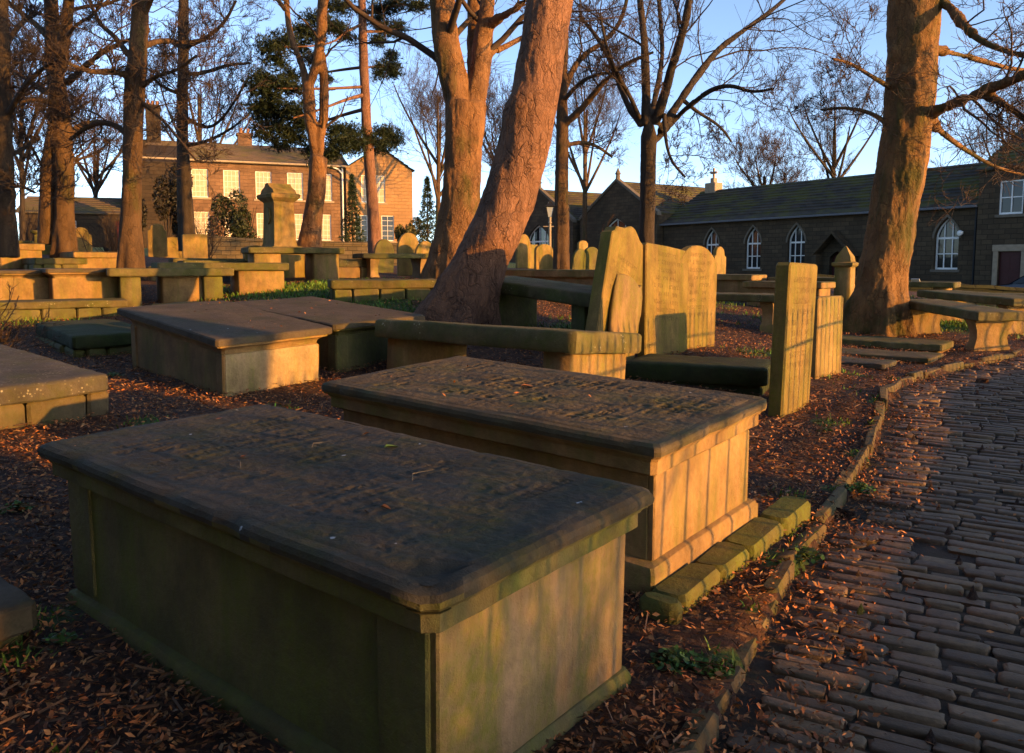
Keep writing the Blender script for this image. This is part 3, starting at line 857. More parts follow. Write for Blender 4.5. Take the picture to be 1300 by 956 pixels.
# stepping course of stones below its end
sc_ = MB(); rg = random.Random(3); y = -.86
while y < .60:
    ln = rg.uniform(.3, .5); sc_.rbox(-1.15 + rg.uniform(-.012, .012), -.99, y, min(y + ln - .003, .64), -.28, .085 + rg.uniform(-.015, .015), .022); y += ln
sc_.jitter(.014, 5, 3)
o = sc_.build('stone_step', M_STEP); o.matrix_world = t2_M
tag(o, 'row of mossy step stones along the foot of the barred sunlit tomb', 'step')

# --- second row
M = corner_frame((-2.32, 6.32, .82), -46, 5.0, 2.2, 2.05, 1.08, .52)
TOPS = [(near_M, .63, 2.1, 1.02, 5), (t2_M, .66, 2.05, 1.1, 14), (M.copy(), .52, 2.05, 1.08, 22)]
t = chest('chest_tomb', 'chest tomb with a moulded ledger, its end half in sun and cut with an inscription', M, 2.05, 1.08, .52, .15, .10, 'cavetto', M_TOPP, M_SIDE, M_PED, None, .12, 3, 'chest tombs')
M = corner_frame((-1.61, 7.3, .867), -48, 4, 2, 2.0, 1.12, .5)
TOPS.append((M.copy(), .5, 2.0, 1.12, 30))
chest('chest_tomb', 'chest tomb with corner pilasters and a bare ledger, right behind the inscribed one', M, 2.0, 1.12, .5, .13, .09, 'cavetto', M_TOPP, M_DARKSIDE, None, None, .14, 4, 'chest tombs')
M = corner_frame((.46, 5.9, .923), -51, 0, -5, 2.2, 1.0, .60)
table('table_tomb', 'thick table slab on short pedestals below the leaning trunk, its end in sun', M, 2.2, 1.0, .60, .165, M_SLAB, M_SIDE, 5, 'table tombs', 'block', inset=.22)
# fallen table with a sloping slab
x, y = .42, 9.35
M = frame(x, y, tz(x, y), 140, 0, 0)
t = thing('table_tomb', 'collapsed table tomb whose slab slopes down to the leaning headstone', 'tomb', M, 'table tombs')
m = ledger_mb(2.3, .9, .14, 0, 'slab', 6); m.v = [tuple(Matrix.Translation((0, 0, 1.19 - tz(x, y) - .14)) @ Matrix.Rotation(R(4), 4, 'Y') @ Vector(q)) for q in m.v]
m.build('slab', M_SLAB, t, 35)
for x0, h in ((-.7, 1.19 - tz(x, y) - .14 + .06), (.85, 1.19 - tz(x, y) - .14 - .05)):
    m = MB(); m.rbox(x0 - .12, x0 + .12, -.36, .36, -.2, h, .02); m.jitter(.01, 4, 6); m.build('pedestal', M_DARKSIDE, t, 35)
# leaning group
headstone('headstone', 'ornate topped headstone leaning far to the right', hat(772, 7.9, 38), .80, 1.46, .14, 'ogee', M_HEAD, -3, 20, 1, 'upright headstones')
# pale spalled slab propped on its face
pts = [(-.24, -.06), (.06, -.06), (.17, .10), (.235, .28), (.245, .46), (.20, .56), (.16, .535), (.05, .575), (-.10, .56), (-.20, .52), (-.235, .40), (-.25, .2)]
m = slab_from_outline(pts, .05, .02); m.jitter(.01, 6, 8)
o = m.build('broken_slab', M_PALE, None, 50)
o.matrix_world = hat(772, 7.9, 38) @ Matrix.Rotation(R(20), 4, 'Y') @ Matrix.Rotation(R(-3), 4, 'X') @ Matrix.Translation((.03, -.125, .27)) @ Matrix.Rotation(R(-4), 4, 'X') @ Matrix.Scale(1.18, 4)
tag(o, 'pale rounded slab propped against the leaning ornate headstone', 'stone slab')
headstone('headstone', 'broad flat topped headstone with a bright green algae streak, between two others', hat(843, 8.7), .95, 1.16, .10, 'flat', M_HEAD, -3, 5, 2, 'upright headstones')
headstone('headstone', 'tall round topped headstone with a dark shadow on its lower half', hat(880, 9.35), 1.0, 1.18, .10, 'round', M_HEAD, 0, 1.5, 3, 'upright headstones')
# thin stones by the path
headstone('headstone', 'tall narrow square topped headstone striped by railing shadows', hat(1006, 6.55, 38), .66, 1.20, .115, 'flat', M_HEAD, 1, 1.5, 4, 'upright headstones')
headstone('headstone', 'lower square headstone close behind the tall striped one', hat(1050, 8.0, 40), .72, .78, .09, 'flat', M_HEADP, 0, 0, 5, 'upright headstones')
# ground slabs in the middle
M = at(893, 7.55, -64, 0, 0); ledger('ledger_slab', 'dark green mossy slab behind the striped tomb', M, 1.3, .8, .17, .16, M_GREEN, M_GREEN, 7, 'flat grave slabs')
M = at(1128, 10.9, -51); ledger('ledger_slab', 'thin slab at the foot of the big right hand tree, edge in sun', M, 1.5, .75, .09, .09, M_SLAB, None, 8, 'flat grave slabs')
M = at(1118, 9.85, -51); ledger('ledger_slab', 'pale slab sunk level with the leaf litter near the kerb', M, 1.3, .7, .045, .06, M_KERB, None, 9, 'flat grave slabs')
M = at(1080, 9.1, -51); ledger('ledger_slab', 'small sunken slab behind the lower square headstone', M, .9, .55, .035, .06, M_LICH, None, 10, 'flat grave slabs')
# left foreground slabs
x, y = -3.98, 6.0
M = frame(x, y, tz(x, y), -51, 3, 1); ledger('ledger_slab', 'broad lichen spotted slab on a low course at the left edge', M, 2.0, 1.0, .30, .125, M_LICH, M_KERB, 11, 'flat grave slabs')
x, y = -2.56, 2.95
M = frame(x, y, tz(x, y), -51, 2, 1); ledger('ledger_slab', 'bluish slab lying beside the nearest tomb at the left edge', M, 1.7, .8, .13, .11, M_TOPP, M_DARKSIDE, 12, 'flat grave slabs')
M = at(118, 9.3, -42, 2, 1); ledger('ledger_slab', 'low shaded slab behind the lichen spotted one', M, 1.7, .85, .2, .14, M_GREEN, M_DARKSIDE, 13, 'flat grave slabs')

# --- right hand benches
M = at(1212, 11.45, -3, 2.5, 0); table('table_tomb', 'bench like table tomb right of the big tree with one sunlit pedestal', M, 2.05, .68, .52, .12, M_SLAB, M_SIDE, 20, 'table tombs', inset=.25)
M = at(1246, 13.4, -8, 1.5, 0); table('table_tomb', 'table tomb behind the bench like one, running out of the picture', M, 2.3, .8, .56, .12, M_SLAB, M_SIDE, 21, 'table tombs', inset=.3)
M = at(1167, 18.0, -51); table('table_tomb', 'small distant table tomb carrying a white plaque', M, 1.5, .7, .42, .12, M_SLAB, M_SIDE, 22, 'table tombs', 'block')
M = at(1255, 17.6, -51); ledger('ledger_slab', 'long mossy slab under the boundary wall', M, 1.9, .8, .28, .12, M_SLAB, M_SIDE, 23, 'flat grave slabs')
M = at(1300, 14.0, -60); ledger('ledger_slab', 'low step slab beside the path at the right edge', M, 1.5, .6, .12, .12, M_GREEN, None, 24, 'flat grave slabs')
o = MB(); o.rbox(-.085, .085, -.06, .06, 0, .012, .004); o = o.build('plaque', M_WHITE, None, 30)
o.matrix_world = at(1161, 17.75, -51, dz=.45) @ Matrix.Rotation(R(38), 4, 'X'); tag(o, 'little white plaque propped on a distant table tomb', 'plaque')
M = at(936, 12.6, -51); table('table_tomb', 'green table tomb between the round headstone and the striped one', M, 1.6, .75, .50, .11, M_SLAB, M_SIDE, 25, 'table tombs', inset=.22)
M = at(932, 17.2, -51); chest('chest_tomb', 'small chest tomb with a bright sunlit end behind the green table', M, 1.1, .8, .42, .12, .07, 'slab', M_SLAB, M_SIDE, None, None, 0, 26, 'chest tombs')
M = at(1000, 15.2, -51); chest('chest_tomb', 'low chest tomb left of the tall striped headstone', M, 1.5, .75, .50, .12, .07, 'slab', M_SLAB, M_SIDE, None, None, 0, 27, 'chest tombs')
M = at(1040, 16.6, -51); table('table_tomb', 'table tomb half hidden behind the big right hand tree', M, 1.9, .8, .5, .12, M_SLAB, M_SIDE, 28, 'table tombs')
M = at(712, 13.2, -51); chest('chest_tomb', 'long chest tomb beyond the sloping slab, only its short end in sun', M, 2.0, .7, .48, .12, .06, 'slab', M_SLAB, M_SIDE, None, None, 0, 29, 'chest tombs')
headstone('headstone', 'grey stepped headstone in front of the second chapel window', hat(911, 19.0), .62, .88, .1, 'shoulder', M_HEADP, 0, 0, 6, 'upright headstones')
# obelisk topped pedestal by the big tree
M = at(1071, 15.5, HS)
t = thing('pinnacle_monument', 'sunlit square pillar with a pointed cap beside the big tree', 'monument', M)
m = MB(); m.rbox(-.15, .15, -.15, .15, -.3, .80, .012); m.jitter(.004, 4, 1); m.build('shaft', M_HEADP, t)
m = MB(); m.loft([[(-a, -a, z), (a, -a, z), (a, a, z), (-a, a, z)] for a, z in ((.16, .80), (.195, .83), (.195, .88), (.15, .90), (.13, 1.0), (.012, 1.2))]); m.build('cap', M_HEADP, t)

# --- far headstones in the middle
mid = [(664, 24.5, .50, 1.02, 'gothic', M_HEADP, 0, 'dark pointed headstone nearest the lamp post on its left'),
       (673, 27.5, .62, .84, 'flat', M_HEADP, 0, 'sunlit broad stone partly behind the bright round one'),
       (690, 22.5, .60, .72, 'round', M_HEADP, 0, 'bright orange round headstone under the lamp post'),
       (711, 23.8, .44, .96, 'round', M_HEADP, -2, 'narrow tall dark headstone right of the bright round one'),
       (733, 22.0, .46, .62, 'gothic', M_DARKSIDE, 9, 'short dark pointed headstone tilting right'),
       (739, 27.0, .40, 1.02, 'round', M_HEADP, 0, 'slim sunlit headstone showing behind the short dark one'),
       (750, 22.6, .46, .68, 'round', M_DARKSIDE, 0, 'short dark round headstone in the middle of the far row'),
       (770, 22.0, .42, .76, 'gothic', M_HEADP, 3, 'brown pointed headstone with a thin sapling beside it')]
for i, (u, D, W, H, k, mt, rl, lb) in enumerate(mid):
    headstone('headstone', lb, hat(u, D, 55), W, H, .1, k, mt, 0, rl, 30 + i, 'far headstones')

# --- left and centre rows
M = at(374, 15.2, 62); table('table_tomb', 'table tomb carrying the tall carved pedestal monument, one support in sun', M, 1.75, .8, .62, .11, M_SLAB, M_SIDE, 40, 'table tombs', 'block', inset=.34, legw=.24)
tab_M = M
M = at(357, 16.5, 140)
t = thing('pedestal_monument', 'tall carved stone pedestal monument standing over a table tomb', 'monument', M)
def sq(prof, mat, name):
    m = MB(); m.loft([[(-a, -b, z), (a, -b, z), (a, b, z), (-a, b, z)] for a, b, z in prof]); m.jitter(.006, 4, 2); return m.build(name, mat, t, 35)
sq([(.40, .34, -.3), (.40, .34, .58), (.36, .30, .62)], M_HEADP, 'base')
sq([(.30, .25, .62), (.28, .23, .70), (.25, .21, 1.48), (.26, .22, 1.50)], M_HEADP, 'die')
sq([(.26, .22, 1.50), (.30, .25, 1.53), (.35, .30, 1.58), (.36, .31, 1.64), (.33, .28, 1.66)], M_HEADP, 'cornice')
m = MB(); m.loft([[(x, -.24, z) for x, z in ((-.33, 1.66), (.33, 1.66), (.27, 1.74), (.12, 1.80), (.06, 1.87), (-.06, 1.87), (-.12, 1.80), (-.27, 1.74))], [(x, .24, z) for x, z in ((-.33, 1.66), (.33, 1.66), (.27, 1.74), (.12, 1.80), (.06, 1.87), (-.06, 1.87), (-.12, 1.80), (-.27, 1.74))]]); m.build('pediment', M_HEADP, t, 35)
m = MB(); m.loft([[(.115 * math.cos(R(a)), -.235 + y, 1.22 + .16 * math.sin(R(a))) for a in range(0, 360, 20)] for y in (.03, -.012)][::-1]); m.build('medallion', M_HEADP, t, 35)

M = at(433, 16.8, 62); ledger('ledger_slab', 'short stone block beside the forked tree in sun', M, 1.1, .7, .36, .15, M_SLAB, M_SIDE, 41, 'flat grave slabs')
M = at(503, 17.0, 62); table('table_tomb', 'table tomb in front of the two pointed headstones', M, 1.65, .75, .50, .1, M_SLAB, M_SIDE, 42, 'table tombs', 'slab', inset=.28)
M = at(488, 11.6, 75, 0, 0); ledger('ledger_slab', 'mossy slab on loose stones in the grass left of the leaning trunk', M, 1.55, .75, .24, .12, M_SLAB, M_DARKSIDE, 43, 'flat grave slabs')
headstone('headstone', 'larger of two sunlit pointed headstones left of the big forked trunk', hat(519, 18.6, 62), .52, .98, .1, 'gothic', M_HEADP, 0, 0, 44, 'upright headstones')
headstone('headstone', 'smaller sunlit pointed headstone touching the larger pair', hat(537, 18.2, 62), .46, .80, .1, 'gothic', M_HEADP, 0, 6, 45, 'upright headstones')
headstone('headstone', 'grey tapered headstone before the garden wall', hat(487, 19.6, 62), .5, .80, .1, 'gothic', M_DARKSIDE, 0, 3, 46, 'upright headstones')
headstone('headstone', 'small yellow lit headstone left of the pedestal monument', hat(325, 17.0, 55), .46, .62, .1, 'round', M_HEADP, 0, 0, 47, 'upright headstones')
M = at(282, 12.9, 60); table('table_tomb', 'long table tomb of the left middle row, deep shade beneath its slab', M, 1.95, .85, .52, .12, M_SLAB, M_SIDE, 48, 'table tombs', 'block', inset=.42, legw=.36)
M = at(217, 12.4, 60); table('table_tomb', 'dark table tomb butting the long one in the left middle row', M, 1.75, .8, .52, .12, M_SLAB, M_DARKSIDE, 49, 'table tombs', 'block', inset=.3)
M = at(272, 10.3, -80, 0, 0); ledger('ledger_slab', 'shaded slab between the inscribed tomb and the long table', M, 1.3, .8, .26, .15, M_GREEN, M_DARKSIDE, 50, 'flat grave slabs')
M = at(103, 12.6, -36); chest('chest_tomb', 'chest tomb with a sunlit end crossed by a slanting shadow, left row', M, 1.9, 1.12, .54, .14, .08, 'cavetto', M_TOPP, M_SIDE, None, None, 0, 51, 'chest tombs')
M = at(10, 12.4, -38); chest('chest_tomb', 'chest tomb cut by the left picture edge in the same row', M, 1.9, 1.05, .50, .12, .07, 'cavetto', M_TOPP, M_SIDE, None, None, 0, 52, 'chest tombs')
M = at(63, 11.1, -120, 0, 0); ledger('ledger_slab', 'low slab on sunlit blocks in front of the left row', M, 1.9, .8, .22, .10, M_SLAB, M_DARKSIDE, 53, 'flat grave slabs')
M = at(124, 16.6, -38); chest('chest_tomb', 'sunlit chest tomb behind the left row, next to the stem cluster', M, 1.8, 1.1, .40, .12, .06, 'slab', M_TOPP, M_SIDE, None, None, 0, 54, 'chest tombs')
M = at(70, 16.2, -38); ledger('ledger_slab', 'dark slab left of the sunlit chest in the second left row', M, 1.9, .9, .28, .12, M_SLAB, M_DARKSIDE, 55, 'flat grave slabs')
M = at(12, 17.0, -45); chest('chest_tomb', 'sunlit block tomb at the left edge in the second row', M, 1.7, 1.0, .42, .14, .05, 'slab', M_TOPP, M_SIDE, None, None, 0, 56, 'chest tombs')
M = at(80, 20.5, 62); chest('chest_tomb', 'tall dark chest tomb at the foot of the double trunk', M, 1.25, .8, .58, .12, .08, 'cavetto', M_SLAB, M_DARKSIDE, None, None, 0, 57, 'chest tombs')
headstone('headstone', 'sunlit shouldered headstone right of the double trunk', hat(107, 20.0, 60), .46, .70, .1, 'shoulder', M_HEADP, 0, 0, 58, 'upright headstones')
M = at(12, 22.0, 60); ledger('ledger_slab', 'sunlit slab far back at the left edge', M, 1.3, .8, .3, .12, M_SLAB, M_DARKSIDE, 59, 'flat grave slabs')
M = at(226, 16.0, 60); ledger('ledger_slab', 'yellow lit slab behind the dark table of the left row', M, 1.1, .7, .24, .12, M_SLAB, M_SIDE, 60, 'flat grave slabs')
M = at(284, 15.4, 60); table('table_tomb', 'table tomb with a sunlit slab end behind the long table', M, 1.5, .8, .40, .12, M_SLAB, M_SIDE, 61, 'table tombs', 'block')
M = at(265, 16.8, 60); ledger('ledger_slab', 'shaded slab behind the slab with a sunlit end', M, 1.4, .75, .34, .1, M_SLAB, M_DARKSIDE, 62, 'flat grave slabs')
headstone('headstone', 'small round headstone between the two middle left trunks', hat(203, 22.5, 60), .5, .92, .1, 'shoulder', M_HEADP, 0, 0, 63, 'upright headstones')
headstone('headstone', 'sunlit square stone below the parsonage windows', hat(250, 21.0, 60), .6, .68, .1, 'flat', M_HEADP, 0, 0, 64, 'upright headstones')
headstone('headstone', 'low sunlit stone between the stem cluster and the fourth trunk', hat(222, 24.0, 60), .7, .6, .1, 'round', M_HEADP, 0, 0, 65, 'upright headstones')
# ------------------------------------------------------------------ trees
def unit(a): return a / np.maximum(np.linalg.norm(a, axis=-1, keepdims=True), 1e-9)
def tubes(Pts, Rad, k):
    """Pts (B,N,3), Rad (B,N) -> verts, quads"""
    B, N, _ = Pts.shape
    T = unit(np.gradient(Pts, axis=1))
    mt = np.abs(unit(T.mean(1))); ref = np.eye(3)[np.argmin(mt, axis=1)][:, None, :]
    a = unit(np.cross(T, ref)); b = np.cross(T, a)
    th = np.arange(k) * 2 * np.pi / k
    V = Pts[:, :, None] + Rad[:, :, None, None] * (a[:, :, None] * np.cos(th)[None, None, :, None] + b[:, :, None] * np.sin(th)[None, None, :, None])
    idx = np.arange(B * N * k).reshape(B, N, k)
    i0, i1 = idx[:, :-1], idx[:, 1:]
    Q = np.stack([i0, np.roll(i0, -1, 2), np.roll(i1, -1, 2), i1], -1).reshape(-1, 4)
    return V.reshape(-1, 3), Q
def walk(p0, d0, ln, r0, N, wig, up, rng, taper=.8, kink=1.0):
    B = len(p0); d = unit(d0); p = p0.copy(); Pts = [p]
    for i in range(N - 1):
        d = unit(d + rng.normal(0, wig, (B, 3)) + np.array([0, 0, up]))
        p = p + d * (ln / (N - 1))[:, None]; Pts.append(p)
    t = np.linspace(0, 1, N)
    return np.stack(Pts, 1), r0[:, None] * (1 - taper * t[None])
def spawn(Pts, Rad, n, t0, ang, lr, rr, rng, up=0., minr=.003, t1=1.0):
    B, N, _ = Pts.shape
    t = rng.uniform(t0, t1, (B, n)) * (N - 1)
    i = np.minimum(t.astype(int), N - 2); f = (t - i)[..., None]
    bi = np.arange(B)[:, None]
    p = Pts[bi, i] * (1 - f) + Pts[bi, i + 1] * f
    T = unit(Pts[bi, i + 1] - Pts[bi, i])
    rnd = unit(rng.normal(0, 1, (B, n, 3)))
    perp = unit(rnd - (rnd * T).sum(-1, keepdims=True) * T)
    a = np.radians(rng.uniform(ang[0], ang[1], (B, n, 1)))
    d = unit(T * np.cos(a) + perp * np.sin(a) + np.array([0, 0, up]))
    L = np.linalg.norm(np.diff(Pts, axis=1), axis=-1).sum(1)[:, None]
    ln = L * rng.uniform(lr[0], lr[1], (B, n)) * (1 - .45 * t / (N - 1))
    r = np.maximum((Rad[bi, i] * (1 - f[..., 0]) + Rad[bi, i + 1] * f[..., 0]) * rng.uniform(rr[0], rr[1], (B, n)), minr)
    return p.reshape(-1, 3), d.reshape(-1, 3), ln.ravel(), r.ravel()
def polyN(pts, rad, N):
    q = resample(np.concatenate([np.array(pts, float), np.array(rad, float)[:, None]], 1), .02)
    i = np.linspace(0, len(q) - 1, N)
    return np.stack([np.interp(i, np.arange(len(q)), q[:, c]) for c in range(4)], 1)
def trunk_mesh(limbs, vox, flute, seed, lump):
    """limbs: list of (pts, radii); thick stems are fused into one continuous skin (voxel union, smoothed), thin ends stay tubes.
    returns verts, quads"""
    mb = MB(); thin = []
    for li, (pts, rad) in enumerate(limbs):
        q = resample(np.concatenate([np.array(pts, float), np.array(rad, float)[:, None]], 1), max(.05, vox * 1.6))
        thick = q[:, 3] > vox * 2.0
        n = int(np.argmin(thick)) if not thick.all() else len(q)
        if n >= 3:
            k = 28; a = q[:n]
            V, Q = tubes(a[None, :, :3], a[None, :, 3], k)
            if li == 0 and flute > 0:
                cen = np.repeat(a[:, :3], k, 0); d = V - cen; h = np.clip(V[:, 2] - a[0, 2] - .25, 0, 9); th = np.arctan2(d[:, 1], d[:, 0]); fl = np.exp(-h / .24)
                V = cen + d * (1 + flute * fl * (.5 + .8 * np.cos(th * 5 + seed + .9 * np.sin(th * 2 + seed))))[:, None]
            mb.add(V.tolist(), Q.tolist() + [list(range(k))[::-1], [len(V) - k + i for i in range(k)]])
        if n < len(q):
            b = q[max(0, n - 2):]
            if len(b) >= 2: thin.append(b)
    V = np.zeros((0, 3)); Q = np.zeros((0, 4), int)
    if mb.v:
        me = bpy.data.meshes.new('t'); me.from_pydata(mb.v, [], mb.f); o = bpy.data.objects.new('t', me); C.objects.link(o)
        r = o.modifiers.new('r', 'REMESH'); r.mode = 'VOXEL'; r.voxel_size = vox
        sm = o.modifiers.new('s', 'SMOOTH'); sm.iterations = 7; sm.factor = .5
        dg = bpy.context.evaluated_depsgraph_get(); m2 = bpy.data.meshes.new_from_object(o.evaluated_get(dg))
        V = np.empty(len(m2.vertices) * 3, np.float32); m2.vertices.foreach_get('co', V); V = V.reshape(-1, 3).astype(float)
        N = np.empty(len(V) * 3, np.float32); m2.vertices.foreach_get('normal', N); N = N.reshape(-1, 3)
        Q = np.array([tuple(p.vertices) for p in m2.polygons if len(p.vertices) == 4])
        bpy.data.objects.remove(o); bpy.data.meshes.remove(me); bpy.data.meshes.remove(m2)
        r0 = limbs[0][1][1]; f_ = .35 / max(r0, .05)
        rg = random.Random(seed); knots = []
        main = limbs[0][0]
        for _ in range(7):
            i = rg.randrange(1, len(main)); c = np.array(main[i]); a = rg.uniform(0, 6.28)
            knots.append((c + np.array([math.cos(a), math.sin(a), 0]) * limbs[0][1][i] + np.array([0, 0, rg.uniform(-.5, .2)]), rg.uniform(.06, .13) * r0 / .35))
        D = np.empty(len(V))
        for i in range(len(V)):
            x, y, z = V[i]; x *= f_; y *= f_; zz = z * f_
            D[i] = noise.noise(Vector((x * 3 + seed, y * 3, zz * .7))) * lump * 1.5 + noise.noise(Vector((x * 9 + seed, y * 9, zz * 2.2))) * lump * .8 \
                + noise.noise(Vector((x * 26, y * 26 + seed, zz * 7))) * lump * .36 + noise.noise(Vector((x * 60, y * 60 + seed, zz * 26))) * lump * .20
        D *= r0
        for c, rk in knots:
            q = np.linalg.norm(V - c, axis=1) / rk
            D += np.where(q < 2.5, rk * .42 * (np.exp(-q * q) - .55 * np.exp(-(q * 2.4) ** 2)), 0)
        V = V + N * D[:, None]
    Vs, Qs, o_ = [V], [Q], len(V)
    for b in thin:
        v, q = tubes(b[None, :, :3], b[None, :, 3], 9); Vs.append(v); Qs.append(q + o_); o_ += len(v)
    return np.concatenate(Vs), np.concatenate([q for q in Qs if len(q)])
def px_limb(px, dz=0.0):
    """px: (u, v, depth, width_px) -> points, radii"""
    pts, rad = [], []
    for u, v, D, wd in px:
        pts.append(P(u, v, D)); rad.append(wd * D / F / 2)
    return pts, rad
TW = {}
def tree(name, label, limbs_px, mat, twig, seed, levels=((5, .35, (30, 70), (.5, .9), (.3, .5)),), k=0, step=.03, flute=.35, group=None, cat='tree', extra=None, wig=.16, up=.05, foot=True, lump=.06, twigr=.0045, skip0=0, cull=None):
    rng = np.random.default_rng(seed)
    limbs = [px_limb(l) for l in limbs_px]
    if foot:   # carry the stem down into the ground
        p0 = limbs[0][0][0]; z = tz(p0[0], p0[1])
        q = p0.copy(); q[2] = min(z - .25, p0[2] - .05); limbs[0][0].insert(0, q); limbs[0][1].insert(0, limbs[0][1][0] * 1.08)
    base = limbs[0][0][0]
    t = thing(name, label, cat, Matrix.Translation((base[0], base[1], tz(base[0], base[1]))), group)
    off = np.array([base[0], base[1], tz(base[0], base[1])])
    V, Q = trunk_mesh(limbs, step, flute, seed, lump)
    mesh_np('trunk', V - off, [Q], mat, t, smooth=180)
    src = limbs[skip0:]
    Pl = np.stack([polyN(p, r, 10)[:, :3] for p, r in src]); Rl = np.stack([polyN(p, r, 10)[:, 3] for p, r in src])
    Vs, Qs, o = [], [], 0
    cur = (Pl, Rl)
    for li, (n, t0, ang, lr, rr) in enumerate(levels):
        p, d, ln, r = spawn(cur[0], cur[1], n, t0, ang, lr, rr, rng, up=up * 2, minr=twigr)
        if li == 0: ln = np.minimum(ln, 4.2)
        N = 9 if li == 0 else (7 if li == 1 else (5 if li < len(levels) - 1 else 4))
        cur = walk(p, d, ln, r, N, wig * (1.0 if li < 2 else .62), up, rng, .75 if li < 2 else .6)
        kk = 7 if li == 0 else (5 if li == 1 else 3)
        V, Q = tubes(cur[0], np.maximum(cur[1], twigr * .6), kk)
        Vs.append(V); Qs.append(Q + o); o += len(V)
    if Vs:
        mesh_np('branches', np.concatenate(Vs) - off, [np.concatenate(Qs)], twig, t, smooth=180)
    return t, off
LV = lambda a, b, c, d: ((a, .2, (35, 75), (.45, .85), (.22, .38)), (b, .12, (28, 62), (.4, .75), (.4, .62)), (c, .1, (22, 58), (.4, .8), (.4, .65)), (d, .05, (18, 50), (.5, 1.0), (.5, .8)))

# the great leaning trunk
t8 = [(573,432,9.3,104),(582,400,9.3,92),(596,360,9.32,76),(616,318,9.36,67),(640,268,9.42,64),(658,212,9.48,63),(672,150,9.55,62),(684,90,9.62,61),(697,0,9.7,58),(708,-80,9.8,54),(722,-260,10.0,46),(735,-420,10.3,36)]
tree('leaning_tree', 'massive red barked tree leaning right across the middle, tombs at its foot', [t8, [(716,-200,10,30),(770,-330,9.4,22),(840,-420,9,14)], [(714,-180,9.9,30),(650,-320,10.8,22),(600,-430,11.2,14)]], M_BARK, M_TWIG, 1, LV(4, 4, 4, 3), 0, .02, .25, skip0=1, lump=.06)
# big forked sycamore behind it
t7 = [(574,362,13.5,72),(578,330,13.5,62),(582,290,13.5,53),(586,240,13.5,48),(590,190,13.5,48),(592,145,13.5,51),(591,122,13.5,48),(591,112,13.5,38),(591,104,13.5,22),(591,100,13.5,4)]
t7a = [(588,185,13.5,20),(587,150,13.5,31),(578,108,13.5,34),(567,60,13.45,33),(560,0,13.4,31),(553,-120,13.3,27),(540,-300,13.2,18)]
t7b = [(597,170,13.5,16),(602,135,13.5,26),(609,90,13.6,25),(614,50,13.7,22),(620,0,13.8,18),(632,-110,14,15),(640,-280,14.3,9)]
t7c = [(602,130,13.6,14),(604,105,13.7,20),(603,60,14.0,20),(602,0,14.4,19),(598,-120,15,16),(590,-280,15.5,10)]
t7d = [(617,34,13.7,13),(632,24,13.5,11),(655,12,13.1,10),(690,-20,12.6,7)]
t7e = [(618,70,13.6,9),(640,60,13.8,7),(668,45,14.2,6),(700,30,14.8,4)]
tree('forked_tree', 'stout sunlit tree forking high above the graves, left of the leaning trunk', [t7, t7a, t7b, t7c, t7d, t7e], M_BARK4, M_TWIG, 2, LV(4, 5, 5, 3), 0, .025, .2, skip0=1, lump=.075)
# right hand big tree
t11 = [(1112,424,12.3,78),(1114,400,12.3,68),(1119,360,12.3,61),(1129,300,12.3,58),(1138,240,12.3,57),(1148,170,12.3,57),(1155,110,12.3,58),(1161,60,12.3,60),(1164,10,12.3,62),(1166,-60,12.3,52),(1168,-200,12.4,42),(1172,-380,12.6,28)]
b1 = [(1172,150,12.2,15),(1195,137,11.9,13),(1235,122,11.4,12),(1275,106,10.9,11),(1330,84,10.4,9),(1400,50,10,6)]
b2 = [(1178,60,12.4,10),(1205,66,12.6,8),(1240,75,12.8,7),(1290,90,13.1,5),(1340,88,13.4,4)]
b3 = [(1178,20,12.3,22),(1196,-30,12.2,18),(1230,-120,12,14),(1270,-260,11.6,9)]
b4 = [(1132,112,12.3,7),(1108,98,12.0,5),(1080,80,11.6,4),(1055,74,11.3,3)]
b5 = [(1176,148,12.5,9),(1200,172,12.8,7),(1225,190,13.2,5.5),(1262,212,13.6,4),(1300,222,14,3)]
b6 = [(1128,158,12.3,7),(1104,142,12.5,5),(1070,136,12.9,4),(1040,140,13.2,3)]
b7 = [(1250,116,11.2,9),(1280,135,11.0,7),(1310,160,10.8,5)]
b8 = [(1188,-10,12.2,11),(1215,20,11.7,9),(1238,50,11.3,8),(1290,70,10.9,6),(1350,80,10.5,4)]
tree('roadside_tree', 'big mossy trunk on the right with low boughs reaching out of the picture', [t11, b1, b2, b3, b4, b5, b6, b7, b8], M_BARK2, M_TWIG, 3, LV(8, 5, 5, 3), 0, .022, .32, skip0=1, lump=.085, up=.02, wig=.2)
